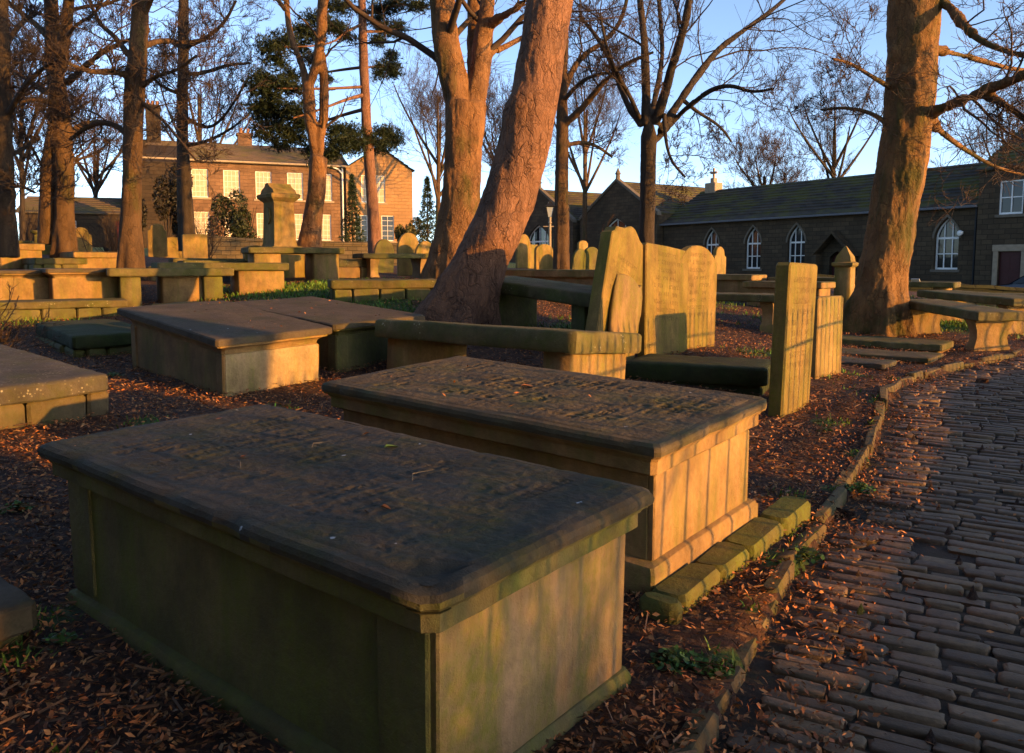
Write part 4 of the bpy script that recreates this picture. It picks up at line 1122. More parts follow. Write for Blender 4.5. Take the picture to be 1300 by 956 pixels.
# dark spreading tree in the middle
t10 = [(820,345,20,21),(821,300,20,19),(822,250,20,19),(823,200,20,19),(824,165,20,21),(824,150,20,17),(824,143,20,9),(824,140,20,2)]
c = [[(820,160,20,13),(821,130,20,12),(820,95,20.1,11),(818,50,20.3,9),(812,0,20.6,8),(806,-90,21,5)],
     [(831,158,20,13),(842,125,19.7,12),(853,85,19.3,11),(866,45,18.9,10),(876,0,18.6,9),(886,-90,18,6)],
     [(838,168,20,11),(862,130,20.3,10),(886,95,20.6,9),(912,62,20.9,8),(945,38,21.2,6),(985,10,21.6,5),(1015,-20,22,4)],
     [(833,178,20,8),(856,152,20.2,7.5),(880,130,19.6,7),(905,112,19.2,6),(930,108,18.8,5),(955,118,18.4,4),(985,112,18,3)],
     [(814,160,20,8),(800,140,20.3,8),(788,112,20.6,7),(774,75,21,6),(757,45,21.3,5),(735,20,21.7,4)],
     [(826,150,20,8),(835,110,20.6,7),(842,70,21.2,6),(838,20,21.8,5),(832,-50,22.4,4)],
     [(843,145,19.8,6),(845,180,19.5,4),(852,205,19.2,3.5),(870,225,19,3)],
     [(812,150,20,6),(798,118,19.4,5),(783,95,19,5),(770,60,18.6,4),(762,20,18.3,3)],
     [(866,126,20.3,6),(885,142,20.4,4),(915,160,20.6,3.5),(930,182,20.8,2.5)]]
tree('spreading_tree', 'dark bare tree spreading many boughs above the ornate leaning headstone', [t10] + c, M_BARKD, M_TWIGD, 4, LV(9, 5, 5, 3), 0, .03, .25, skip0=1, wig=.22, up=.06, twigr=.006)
# thin tree just right of the leaning trunk
t9 = [(713,350,20.5,18),(712,300,20.5,16),(712,250,20.5,15.5),(713,200,20.5,16),(714,165,20.5,16),(714,120,20.6,12),(716,60,20.8,10),(720,-20,21,8),(722,-120,21,5)]
c = [[(716,158,20.5,10),(735,142,20.2,9),(755,118,19.9,8),(775,95,19.6,6),(800,78,19.3,5),(830,66,19,3)],
     [(714,120,20.6,9),(728,85,21,8),(745,66,21.4,7),(770,52,21.8,6),(790,25,22.2,5),(800,-20,22.5,4)],
     [(717,185,20.5,7),(738,180,20.8,5),(758,185,21,4),(778,200,21.3,3)],
     [(714,130,20.6,6),(735,105,20,5),(755,95,19.6,4),(775,92,19.2,3)],
     [(712,140,20.6,7),(700,100,21,6),(690,60,21.4,5),(676,20,21.8,4)]]
tree('slender_tree', 'slender tree with upswept boughs close behind the leaning trunk', [t9] + c, M_BARK3, M_TWIG, 5, LV(7, 5, 5, 3), 0, .028, .2, skip0=1, wig=.2, twigr=.006)
# forked sunlit tree by the monument
t5 = [(389,350,17,42),(391,325,17,35),(395,295,17,28),(400,260,17,23),(404,225,17,23),(404,195,17,23),(402,178,17,24),(402,160,17,23),(402,148,17,17),(402,138,17,8)]
t5a = [(401,212,17,9),(398,182,17,13),(393,150,17,14),(391,128,17,15),(391,106,17,14)]
t5a1 = [(391,112,17,10),(385,88,17.1,9.5),(375,62,17.2,9),(367,38,17.3,8.5),(363,0,17.4,8),(356,-90,17.6,6),(345,-220,18,4)]
t5a2 = [(392,110,17,11),(401,84,16.9,12),(407,52,16.8,13),(409,10,16.7,13),(410,-60,16.6,10),(414,-200,16.5,6)]
t5b = [(404,206,17,9),(406,176,17,12),(412,148,17.1,12),(413,118,17.1,11),(411,92,17.1,11),(408,66,17,9)]
t5c = [(409,12,16.8,8),(418,-10,16.6,7),(440,-60,16.2,6),(460,-150,16,4)]
t5d = [(362,12,17.3,6),(350,-4,17,5),(335,-20,16.8,4)]
tree('forked_tree', 'sunlit tree with crossing twin stems beside the pedestal monument', [t5, t5a, t5a1, t5a2, t5b, t5c, t5d], M_BARK4, M_TWIG, 6, LV(4, 4, 4, 3), 0, .025, .22, skip0=2, lump=.06)

# left hand trees
def simple(name, label, main, limbs, mat, twig, seed, lv, tw=.005, **kw):
    return tree(name, label, [main] + limbs, mat, twig, seed, lv, 0, .026, .22, twigr=tw, **kw)
simple('bare_tree', 'tall tree with a rounded shoulder of boughs in front of the parsonage gable', [(165,335,14,30),(166,300,14,26),(167,250,14,23),(168,200,14,22),(170,150,14,22),(171,105,14,26),(174,85,14,23),(176,50,14,20),(179,0,14,19),(183,-120,14,15),(186,-300,14,9)],
       [[(164,96,14,10),(140,90,13.6,8),(115,92,13.2,6),(85,80,12.8,4)], [(163,170,14,8),(140,155,14.3,7),(115,158,14.6,6),(88,178,15,4)], [(180,60,14,8),(205,50,14.4,6),(232,55,14.8,5),(260,50,15.2,4)],
        [(163,70,14,8),(145,45,14.5,6),(125,30,14.9,5),(110,-10,15.2,4)], [(180,110,14,7),(200,95,13.6,5),(225,90,13.3,4),(250,70,13,3)], [(180,130,14,6),(205,150,13.5,4),(230,180,13.2,3),(250,205,13,2.5)], [(182,20,14,8),(200,-20,13.6,6),(225,-60,13.2,5)]], M_BARK3, M_TWIG, 11, LV(9, 6, 5, 3), skip0=1, wig=.2)
simple('bare_tree', 'double stemmed tree joined high up, on the left', [(81,315,17,27),(82,290,17,23),(82,240,17,22),(82,200,17,22),(79,170,17,23),(75,130,17,23),(70,90,17,20),(66,50,17,17),(63,0,17,15),(58,-120,17,11)],
       [[(58,310,17,20),(59,280,17,18),(60,240,17,16),(63,200,17,15),(68,165,17,15),(73,135,17,14)], [(77,90,17,13),(83,40,16.8,15),(88,0,16.6,13),(92,-80,16.4,10),(98,-200,16.2,6)],
        [(85,105,17,9),(102,90,16.5,8),(122,72,16,7),(140,60,15.6,5),(165,50,15.2,4)], [(84,178,17,9),(98,160,17.3,8),(118,154,17.6,7),(145,158,18,5),(165,175,18.4,4)], [(66,120,17,10),(48,110,17.5,8),(25,95,18,6),(0,80,18.4,4)],
        [(62,48,17,9),(45,30,17.4,7),(25,15,17.8,6),(0,-5,18.2,4)], [(66,130,17,8),(45,125,16.4,6),(20,130,15.8,4),(-10,120,15.2,3)], [(90,0,16.6,8),(110,-25,16,6),(140,-40,15.5,4)]], M_BARK3, M_TWIG, 12, LV(9, 6, 5, 3), skip0=1, wig=.2)
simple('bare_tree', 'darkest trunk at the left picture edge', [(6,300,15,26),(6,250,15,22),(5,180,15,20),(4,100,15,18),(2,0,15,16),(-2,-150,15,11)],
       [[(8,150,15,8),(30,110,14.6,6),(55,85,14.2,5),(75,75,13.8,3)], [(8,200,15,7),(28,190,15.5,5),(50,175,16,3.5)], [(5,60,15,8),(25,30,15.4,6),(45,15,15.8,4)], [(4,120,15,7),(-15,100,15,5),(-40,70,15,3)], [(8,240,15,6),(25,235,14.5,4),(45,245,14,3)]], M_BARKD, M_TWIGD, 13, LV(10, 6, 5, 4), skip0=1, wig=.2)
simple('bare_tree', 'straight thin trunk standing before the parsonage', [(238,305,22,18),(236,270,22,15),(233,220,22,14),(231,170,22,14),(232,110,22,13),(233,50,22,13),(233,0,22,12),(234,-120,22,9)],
       [[(235,60,22,6),(260,50,21.5,5),(285,30,21,4),(300,0,20.6,3)], [(230,60,22,6),(212,50,22.4,5),(195,55,22.8,4)], [(236,95,22,6),(262,92,22.5,5),(290,82,23,4),(320,80,23.4,3)], [(237,150,22,5),(262,165,21.6,4),(285,150,21.2,3.5),(318,95,20.8,2.5)], [(230,120,22,5),(205,110,21.6,4),(190,95,21.2,3)], [(236,185,22,5),(262,180,21.7,4),(292,165,21.3,3),(320,142,21,2)]], M_BARKD, M_TWIGD, 14, LV(9, 6, 5, 3), skip0=1, wig=.2)

M = Matrix.Translation((8.4, .67, tz(8.4, .67)))
t = thing('bare_tree', 'unseen bare tree added beyond the railings to shade the inscribed tomb', 'tree', M)  # unseen trunk added to throw shade on the inscribed tomb's end
m = MB(); m.tube([(0, 0, -.3), (.02, 0, .3), (.05, .03, 2), (.0, .1, 4.5), (-.1, .1, 8)], [.34, .26, .22, .19, .1], 16); m.jitter(.02, 2, 3); m.build('trunk', M_BARK3, t)
p0 = np.repeat(np.array([[0, .1, 5.0]]), 9, 0) + np.random.default_rng(1).normal(0, .5, (9, 3)) * np.array([0, 0, 1.4]); d0 = np.random.default_rng(2).normal(0, 1, (9, 3)) + np.array([0, 0, .8])
cu = walk(p0, d0, np.full(9, 3.5), np.full(9, .06), 9, .15, .06, np.random.default_rng(3)); V, Q = tubes(cu[0], cu[1], 6); mesh_np('branches', V, [Q], M_TWIG, t, smooth=180)

# pine with its plates of dark needles
t6 = [(478,320,21,18),(475,290,21,15),(471,235,21,14),(466,170,21,13),(463,110,21,12),(460,40,21,10.5),(458,0,21,10),(457,-100,21,7),(458,-200,21,4)]
bl = [[(464,110,21,4),(430,112,20.6,3.5),(395,113,20.2,3),(350,112,19.8,2)], [(464,120,21,5),(440,126,20.5,4),(410,138,20,3),(372,150,19.6,2)], [(465,138,21,5),(435,146,21.6,4),(400,158,22.2,3),(350,165,22.6,2)],
      [(463,85,21,4),(438,88,21.6,3.5),(412,92,22,2.5),(360,100,22.4,2)], [(461,30,21,4),(440,40,20.6,3),(418,58,20.2,2),(350,60,19.8,1.5)], [(459,20,21,4),(485,10,20.6,3),(515,5,20.2,2),(545,8,20,1.5)], [(462,40,21,4),(490,40,21.5,3),(505,36,22,2)],
      [(464,86,21,3),(480,84,21.3,2),(498,85,21.6,1.5)], [(468,178,21,4),(450,176,20.6,3),(425,180,20.2,2)], [(469,180,21,4),(485,178,21.4,3),(502,178,21.8,2)], [(459,10,21,4),(430,5,21.4,3),(395,30,21.8,2),(370,50,22,1.5)]]
tp, off6 = tree('pine_tree', 'tall red stemmed pine with dark plates of needles before the parsonage', [t6] + bl, M_PINEB, M_BARKD, 15, ((6, .3, (30, 70), (.2, .4), (.3, .5)),), 0, .03, .2, skip0=1)
cl = [(345,60,19.8,18,13),(362,52,20,16,10),(385,40,20.5,18,12),(405,25,20.6,20,12),(430,8,21,20,10),(425,35,20.5,18,9),(440,45,21,14,8),(352,78,20,14,9),(370,95,22,16,9),(395,75,21.8,14,9),(380,60,21,14,8),(400,50,21,12,8),
      (335,100,20,18,10),(330,112,19.8,20,10),(355,108,20,22,9),(375,112,20.3,18,8),(345,125,19.9,18,9),(330,138,20,18,10),(350,142,20.2,24,12),(372,140,19.8,18,11),(385,155,20,16,12),(340,158,22.4,20,12),(362,165,22.3,22,13),(335,172,22,16,9),(355,182,22,18,10),(378,175,22.2,14,11),(392,190,22,9,8),
      (505,5,20.3,26,6),(530,8,20,18,6),(485,12,20.6,18,8),(490,38,21.7,16,10),(505,35,22,12,9),(478,28,21.3,12,10),(480,52,21.3,10,7),(497,70,21.5,8,7),(495,84,21.6,16,10),(482,92,21.3,10,9),(500,93,21.8,8,6),
      (425,165,20.2,14,8),(445,168,20.6,18,11),(430,182,20.2,20,14),(450,186,20.5,18,12),(420,195,20.2,14,9),(487,168,21.4,16,10),(500,178,21.8,14,12),(485,186,21.4,14,10),(470,178,21,16,10),(405,205,20,12,9),(390,130,20.4,8,6),(415,100,20.6,8,5)]
rng = np.random.default_rng(77); NV, NF, NC, o = [], [], [], 0
for u, v, D, rx, rz in cl:
    c0 = P(u, v, D); sx, sz = rx * D / F, rz * D / F
    nb_ = int(260 * max(.5, rx * rz / 180))
    cc = c0 + rng.normal(0, .48, (nb_, 3)) * np.array([sx, sx * 1.1, sz])
    for tuft in range(7):
        d = unit(rng.normal(0, 1, (nb_, 3)) + np.array([0, 0, .35])) * rng.uniform(.07, .14, (nb_, 1))
        sd_ = unit(np.cross(d, rng.normal(0, 1, (nb_, 3)))) * .010
        V = np.stack([cc - sd_, cc + sd_, cc + d], 1).reshape(-1, 3)
        NV.append(V); NF.append(np.arange(nb_ * 3).reshape(-1, 3) + o); o += len(V)
        NC.append(np.repeat(np.array([[.012, .020, .008]]) * rng.uniform(.6, 1.6, (nb_, 1)), 3, 0))
mesh_np('foliage', np.concatenate(NV) - off6, [np.concatenate(NF)], M_NEEDLE, tp, col=np.concatenate(NC))

# distant bare trees
def distant(label, u, vb, D, htop, spread, seed, mat, twig, n=(8, 6, 5, 4), group='far bare trees', tw=.009):
    rg = random.Random(seed); h = (vb - htop)
    main = [(u, vb, D, 7), (u + rg.uniform(-2, 2), vb - h * .2, D, 6), (u + rg.uniform(-3, 3), vb - h * .45, D, 5), (u + rg.uniform(-5, 5), vb - h * .75, D, 3)]
    limbs = []
    for i in range(7):
        f = rg.uniform(.18, .5); a = (i - 3) / 3 * spread
        limbs.append([(u, vb - h * f, D, 4), (u + a * .45, vb - h * (f + .2), D + rg.uniform(-2, 2), 3), (u + a * .8, vb - h * (f + .38), D + rg.uniform(-4, 4), 2), (u + a, vb - h * min(1, f + .52), D + rg.uniform(-5, 5), 1.2)])
    return tree('bare_tree', label, [main] + limbs, mat, twig, seed, LV(*n), 0, .08, .1, group, skip0=0, wig=.17, up=.09, twigr=tw, lump=.03)
distant('bare tree rising behind the chapel roof left of the big right trunk', 1060, 300, 75, 118, 62, 31, M_BARKD, M_TWIGD)
distant('faint round topped bare tree behind the chapel ridge', 972, 300, 100, 198, 40, 32, M_BARK3, M_TWIG, tw=.016)
distant('bare tree behind the chapel gables, right of the leaning trunk', 742, 290, 62, 90, 46, 33, M_BARK3, M_TWIG, tw=.007)
distant('bare tree between the parsonage and the big forked trunk', 556, 300, 55, 105, 56, 34, M_BARK3, M_TWIG, tw=.007)
distant('bare tree seen through the fork right of the big forked trunk', 640, 300, 70, 135, 48, 35, M_BARK3, M_TWIG, tw=.012)
distant('brown bare tree behind the low wall on the far left', 120, 300, 55, 150, 62, 36, M_BARKD, M_TWIG, tw=.007)
distant('bare tree left of the double stemmed trunk, far back', 28, 300, 45, 40, 60, 37, M_BARKD, M_TWIGD, tw=.009)
distant('bare tree behind the sash windowed cottage at the right edge', 1285, 300, 80, 120, 60, 38, M_BARKD, M_TWIGD)
distant('bare tree behind the parsonage chimney', 255, 300, 85, 60, 80, 39, M_BARK3, M_TWIG, tw=.014)

# shrubs and conifers
def needle_cone(label, u, vb, vt, D, wpx, seed, n=1300, cat='conifer', col=(.020, .032, .014), lay=14, droop=.25, name='conifer_tree'):
    rng = np.random.default_rng(seed)
    b = P(u, vb, D); tp_ = P(u, vt, D); h = tp_[2] - b[2]; wr = wpx * D / F / 2
    t = thing(name, label, cat, Matrix.Translation(tuple(b)))
    m = MB(); m.tube([(0, 0, -.4), (0, 0, h * .5), (0, 0, h * .97)], [.06 * h / 4, .04 * h / 4, .01], 7); m.build('trunk', M_BARKD, t)
    tt = (np.floor(rng.uniform(0, 1, n) ** 1.2 * lay) + rng.normal(.5, .27, n)) / lay
    th = rng.uniform(0, 6.283, n)
    rr = wr * (1 - tt) * rng.uniform(.1, 1, n) ** .6 * (1 + .3 * np.sin(th * 3 + tt * 9 + seed))
    c0 = np.stack([rr * np.cos(th), rr * np.sin(th), h * np.clip(tt, .03, 1) - rr * droop], 1)
    Vv = []; Cc = []
    for k in range(5):
        d = unit(np.stack([np.cos(th), np.sin(th), np.zeros(n)], 1) * .7 + rng.normal(0, .6, (n, 3))) * rng.uniform(.10, .22, (n, 1)) * h / 4
        s_ = unit(np.cross(d, rng.normal(0, 1, (n, 3)))) * .022 * h / 4
        Vv.append(np.stack([c0 - s_, c0 + s_, c0 + d], 1).reshape(-1, 3)); Cc.append(np.repeat(np.array([col]) * rng.uniform(.5, 1.7, (n, 1)), 3, 0))
    V = np.concatenate(Vv); mesh_np('foliage', V, [np.arange(len(V)).reshape(-1, 3)], M_NEEDLE, t, col=np.concatenate(Cc))
needle_cone('slim young conifer in front of the parsonage drainpipe', 448, 312, 222, 33, 34, 1)
needle_cone('taller thin conifer between the parsonage and the forked trunk', 543, 318, 225, 36, 46, 2, lay=10)
def bush(label, u, vb, D, wpx, hpx, seed, n, col, size=.09, name='evergreen_shrub', cat='shrub', lobes=9, pos=None):
    rng = np.random.default_rng(seed)
    b = P(u, vb, D); wr, h = wpx * D / F / 2, hpx * D / F
    b[2] = min(b[2], tz(b[0], b[1]) + .4)
    if pos is not None: b = np.array([pos[0], pos[1], tz(pos[0], pos[1])]); wr, h = pos[2], pos[3]
    t = thing(name, label, cat, Matrix.Translation(tuple(b)))
    m = MB()
    for i in range(6):
        a = i * 1.05; m.tube([(0, 0, -.3), (wr * .25 * math.cos(a), wr * .25 * math.sin(a), h * .35), (wr * .5 * math.cos(a), wr * .5 * math.sin(a), h * .75)], [.04, .025, .008], 5)
    m.build('stems', M_BARKD, t)
    cs = np.stack([rng.normal(0, .45, lobes) * wr, rng.normal(0, .45, lobes) * wr, rng.uniform(.2, .8, lobes) * h], 1)
    which = rng.integers(0, lobes, n)
    dirs = unit(rng.normal(0, 1, (n, 3))) * rng.uniform(.3, 1, (n, 1)) ** .5
    c0 = cs[which] + dirs * np.array([wr * .42, wr * .42, h * .26]) * rng.uniform(.7, 1.1, (lobes, 1))[which]
    c0[:, 2] = np.maximum(c0[:, 2], .05)
    d = unit(rng.normal(0, 1, (n, 3))) * size; s_ = unit(np.cross(d, rng.normal(0, 1, (n, 3)))) * size * .35
    V = np.stack([c0 - d * .6, c0 + s_, c0 + d, c0 - s_], 1).reshape(-1, 3)
    mesh_np('foliage', V, [np.arange(n * 4).reshape(-1, 4)], M_NEEDLE, t, col=np.repeat(np.array([col]) * rng.uniform(.5, 1.7, (n, 1)), 4, 0))
bush('dark evergreen shrub under the lower parsonage windows', 312, 320, 34, 62, 76, 3, 5000, (.020, .026, .010))
bush('tall dark growth added to darken the left end of the parsonage', 214, 306, 47, 52, 108, 6, 6000, (.014, .012, .007), .14)  # dark growth added to put shade over the parsonage's left end
bush('yellow green bush by the corner of the parsonage wing', 522, 318, 40, 40, 44, 4, 3500, (.075, .065, .018))
def twiggy(label, u, D, n, hpx, spread, seed, mat=None, cat='shrub', wig=.12, r0=.014, name='bare_shrub', up=.12, dirn=None, dzb=0.0, pos=None):
    """leafless shrub: many stems from one stool"""
    rng = np.random.default_rng(seed); x = (u - CX) / F * D
    if pos is not None: x, D = pos
    b = np.array([x, D, tz(x, D) + dzb]); h = hpx * D / F if pos is None else hpx
    p0 = np.repeat(b[None], n, 0) + rng.normal(0, .12, (n, 3)) * np.array([1, 1, 0]) - np.array([0, 0, .1])
    d0 = np.stack([rng.normal(0, spread, n), rng.normal(0, spread, n), np.ones(n)], 1)
    if dirn is not None: d0 = d0 * .5 + np.array(dirn)
    cur = walk(p0, d0, rng.uniform(.6, 1.1, n) * h, np.full(n, r0), 9, wig, up * .3, rng, .8)
    V, Q = tubes(cur[0], cur[1], 5); Vs, Qs, o = [V], [Q], len(V)
    for lv in range(2):
        p, d, ln, r = spawn(cur[0], cur[1], 5, .25, (20, 55), (.25, .5), (.5, .7), rng, up=.1, minr=.004)
        cur = walk(p, d, ln, r, 5, wig, up * .2, rng, .7); V, Q = tubes(cur[0], cur[1], 3); Vs.append(V); Qs.append(Q + o); o += len(V)
    ob = mesh_np(name, np.concatenate(Vs) - b, [np.concatenate(Qs)], mat or M_TWIG, None, smooth=180)
    ob.location = b
    return tag(ob, label, cat)
twiggy('cluster of brown upright stems left of the shouldered tree', 148, 18.5, 36, 70, .28, 1)
twiggy('thin bare shrub under the parsonage left windows', 265, 24, 22, 70, .35, 2, M_TWIGD)
twiggy('bare shrub behind the tall dark chest tomb', 40, 23, 22, 60, .4, 3, M_TWIGD)
twiggy('low straggling bare bush reaching in over the left row of tombs', -48, 8.0, 20, 120, .35, 4, M_TWIG, up=.0, dirn=(.75, .0, .25), r0=.012)
twiggy('thin leafless sapling beside the brown pointed headstone', 773, 21.5, 3, 68, .06, 5, M_TWIG, 'sapling', .05, .018, 'sapling')
twiggy('leaning twig sapling left of the brown pointed headstone', 762, 22.6, 2, 50, .3, 6, M_TWIG, 'sapling', .07, .014, 'sapling')
twiggy('unseen leafless hedge bush put across the path to dim the nearest tomb', 0, 0, 130, 2.3, .22, 8, M_TWIGD, pos=(7.05, -1.75), r0=.02)  # unseen twigs placed to dim the sun on the nearest tomb

bush('unseen dense holly added behind the viewer to block skylight, by the church', 0, 0, 1, 1, 1, 41, 9000, (.02, .03, .012), .22, 'sky_block_holly', 'tree', 16, (-4.2, -3.6, 3.2, 10.5))  # this and the next holly are unseen, added to cut sky fill
bush('second unseen holly added behind the viewer to block skylight, nearer the cobbled path', 0, 0, 1, 1, 1, 42, 9000, (.02, .03, .012), .22, 'sky_block_holly', 'tree', 16, (1.6, -5.2, 2.8, 9.5))
# ------------------------------------------------------------------ buildings
def facade(W, z0, z1, holes, depth=.22, gable=None):
    """wall face in local XZ at y=0 facing -Y, with real openings and reveals.
    holes: (x0, x1, z0, z1, spring or None for an arched head)"""
    m = MB()
    xs = sorted(set([0, W] + [h[0] for h in holes] + [h[1] for h in holes])); zs = sorted(set([z0, z1] + [h[2] for h in holes] + [h[3] for h in holes]))
    for a, b in zip(xs[:-1], xs[1:]):
        for c, d in zip(zs[:-1], zs[1:]):
            mx, mz = (a + b) / 2, (c + d) / 2
            if any(h[0] < mx < h[1] and h[2] < mz < h[3] for h in holes): continue
            m.add([(a, 0, c), (b, 0, c), (b, 0, d), (a, 0, d)], [(0, 1, 2, 3)])
    for h in holes:
        x0, x1, c, d = h[:4]
        if len(h) < 5 or h[4] is None:
            loop = [(x0, c), (x1, c), (x1, d), (x0, d)]
        else:
            arc = arch_pts(x0, x1, h[4], d)
            loop = [(x0, c), (x1, c)] + arc
            k = len(arc) // 2
            rt, lt = arc[:k + 1], arc[k:]
            for p, q in zip(rt[:-1], rt[1:]): m.add([(p[0], 0, p[1]), (x1, 0, p[1]), (x1, 0, q[1]), (q[0], 0, q[1])], [(0, 1, 2, 3)])
            for p, q in zip(lt[:-1], lt[1:]): m.add([(x0, 0, p[1]), (p[0], 0, p[1]), (q[0], 0, q[1]), (x0, 0, q[1])], [(0, 3, 2, 1)])
        n = len(loop)
        for i in range(n):
            p, q = loop[i], loop[(i + 1) % n]
            m.add([(p[0], 0, p[1]), (q[0], 0, q[1]), (q[0], depth, q[1]), (p[0], depth, p[1])], [(0, 3, 2, 1)])
    if gable is not None:
        m.add([(0, 0, z1), (W, 0, z1), (gable[0], 0, gable[1])], [(0, 1, 2)])
    return m
def arch_pts(x0, x1, s, top, n=7):
    """right springing -> apex -> left springing, pointed"""
    h = top - s; c = (x0 + x1) / 2; a = (x1 - x0) / 2
    r = [(c + a * math.cos(math.asin(min(1, i / n)) ) ** .85 if i < n else c, s + h * i / n) for i in range(n + 1)]
    r = [(c + a * (1 - (i / n) ** 2.0), s + h * (i / n)) for i in range(n + 1)]
    return r + [(2 * c - x, z) for x, z in r[-2::-1]]
def sash(parent, x0, x1, z0, z1, cols, rows, y=.09, blind=None, f=.05, arch=None, bar=.022, trim=None):
    m = MB()
    if arch is None:
        m.box(x0, x0 + f, y - .03, y + .03, z0, z1); m.box(x1 - f, x1, y - .03, y + .03, z0, z1)
        m.box(x0 + f, x1 - f, y - .028, y + .028, z0, z0 + f * 1.3); m.box(x0 + f, x1 - f, y - .028, y + .028, z1 - f, z1)
        top = lambda x: z1 - f
    else:
        arc = arch_pts(x0, x1, arch, z1); arci = arch_pts(x0 + f, x1 - f, arch, z1 - f * 1.3)
        m.box(x0, x0 + f, y - .03, y + .03, z0, arch); m.box(x1 - f, x1, y - .03, y + .03, z0, arch)
        m.box(x0 + f, x1 - f, y - .028, y + .028, z0, z0 + f * 1.3)
        for p, q, r, s_ in zip(arc[:-1], arc[1:], arci[1:], arci[:-1]):
            m.loft([[(a[0], yy, a[1]) for a in (p, q, r, s_)] for yy in (y - .03, y + .03)])
        xsA = [p[0] for p in arci[::-1]]; zsA = [p[1] for p in arci[::-1]]
        top = lambda x: float(np.interp(x, xsA, zsA))
    for i in range(1, cols):
        x = x0 + (x1 - x0) * i / cols; m.box(x - bar / 2, x + bar / 2, y - .02, y + .02, z0 + f * 1.3, top(x))
    zt = arch if arch else z1
    for j in range(1, rows):
        z = z0 + (zt - z0) * j / rows; m.box(x0 + f, x1 - f, y - .017, y + .017, z - bar / 2, z + bar / 2)
    if arch: m.box(x0 + f, x1 - f, y - .016, y + .016, arch - bar, arch + bar)
    w_ = m.build('window', M_WHITE, parent, 0)
    g = MB()
    if arch is None: g.add([(x0, y + .035, z0), (x1, y + .035, z0), (x1, y + .035, z1), (x0, y + .035, z1)], [(0, 1, 2, 3)])
    else: g.add([(p[0], y + .035, p[1]) for p in [(x0, z0), (x1, z0)] + arch_pts(x0, x1, arch, z1)], [tuple(range(2 + 15))])
    g.build('pane', M_GLASS, w_, 0)
    if blind:
        b = MB(); b.rbox(x0 + f, x1 - f, y + .005, y + .022, z1 - (z1 - z0) * blind, z1 - f, .003); b.build('blind', M_BLIND, w_, 0)
    if trim:
        q = MB(); q.rbox(x0 - .14, x1 + .14, -.07, .06, z0 - .14, z0 - .003, .012); q.build('sill', trim, w_, 30)
    return w_
def roof_mb(L, d, ze, zr, over=.25, lap=.2, n=None, th=.075, y0=0.0, hip=0.0):
    """one pitch of slates in stepped courses: eaves along X at y0-over*..., ridge at y0+d"""
    m = MB(); run = d; rise = zr - ze; sl = math.hypot(run, rise); n = n or int(sl / .36)
    for i in range(n):
        a, b = i / n, (i + 1) / n
        s0 = -over if i == 0 else 0
        ya, yb = y0 + run * a + s0, y0 + run * b; za, zb = ze + rise * a + s0 * rise / run, ze + rise * b
        xa0, xa1 = -over + hip * a, L + over - hip * a; xb0, xb1 = -over + hip * b, L + over - hip * b
        m.add([(xa0, ya, za + th), (xa1, ya, za + th), (xb1, yb, zb + .004), (xb0, yb, zb + .004), (xa0, ya, za - .02), (xa1, ya, za - .02)], [(0, 1, 2, 3), (4, 5, 1, 0)])
    return m
def mirror_y(m, yc):
    k = MB(); k.v = [(x, 2 * yc - y, z) for x, y, z in m.v]; k.f = [tuple(f[::-1]) for f in m.f]; return k
def bframe(x, y, az): return frame(x, y, 0.0, az)

# ---- the parsonage
HX, HY, HAZ = -23.85, 53.0, 68.6
dx, dy = math.sin(R(HAZ)), math.cos(R(HAZ))
def hx(u):
    k = (u - CX) / F; return (k * HY - HX) / (dx - dy * k)
HM = bframe(HX, HY, HAZ)
house = thing('parsonage_house', 'two storey sandstone house with pale sash windows glowing in low sun', 'house', HM)
WL = hx(441)
ups = [hx(u) for u in (259, 299, 339, 378.5, 415)]
holes = [(x - .52, x + .52, 5.9, 7.75) for x in ups] + [(x - .52, x + .52, 3.15, 4.95) for x in (hx(259), hx(299), hx(339), hx(378.5), hx(413))]
wl = facade(WL, .8, 8.3, holes)
D_ = 9.0
wl.add([(0, 0, .8), (0, 0, 8.3), (0, D_ / 2, 10.1), (0, D_, 8.3), (0, D_, .8)], [(0, 1, 2, 3, 4)])
wl.add([(WL, 0, .8), (WL, D_, .8), (WL, D_, 8.3), (WL, D_ / 2, 10.1), (WL, 0, 8.3)], [(0, 1, 2, 3, 4)])
wl.add([(0, D_, .8), (WL, D_, .8), (WL, D_, 8.3), (0, D_, 8.3)], [(0, 3, 2, 1)])
wl.build('wall', M_HOUSE, house, 0)
for h in holes: sash(house, h[0], h[1], h[2], h[3], 4, 5, blind=.97 if h[2] > 4 else .93, trim=M_TRIM)
r = roof_mb(WL, D_ / 2, 8.36, 10.1, .3); k = mirror_y(r, D_ / 2); r.add(k.v, k.f)
rf = r.build('roof', M_SLATE2, house, 0)
g = MB(); g.rbox(-.3, WL + .3, -.42, -.06, 8.22, 8.345, .02); g.build('gutter', M_TRIM, house, 0)
def chimney(parent, x, y, z0, z1, w_, d_, pots=3, mat=None):
    c = MB(); c.rbox(x - w_ / 2, x + w_ / 2, y - d_ / 2, y + d_ / 2, z0, z1, .03); c.rbox(x - w_ / 2 - .08, x + w_ / 2 + .08, y - d_ / 2 - .08, y + d_ / 2 + .08, z1 + .002, z1 + .18, .03)
    o = c.build('chimney', mat or M_HOUSE, parent, 30)
    for i in range(pots):
        p = MB(); px = x + (i - (pots - 1) / 2) * w_ / pots; p.tube([(px, y, z1 + .16), (px, y, z1 + .5), (px, y, z1 + .56)], [.13, .11, .13], 10); p.build('chimney_pot', M_POT, o, 30)
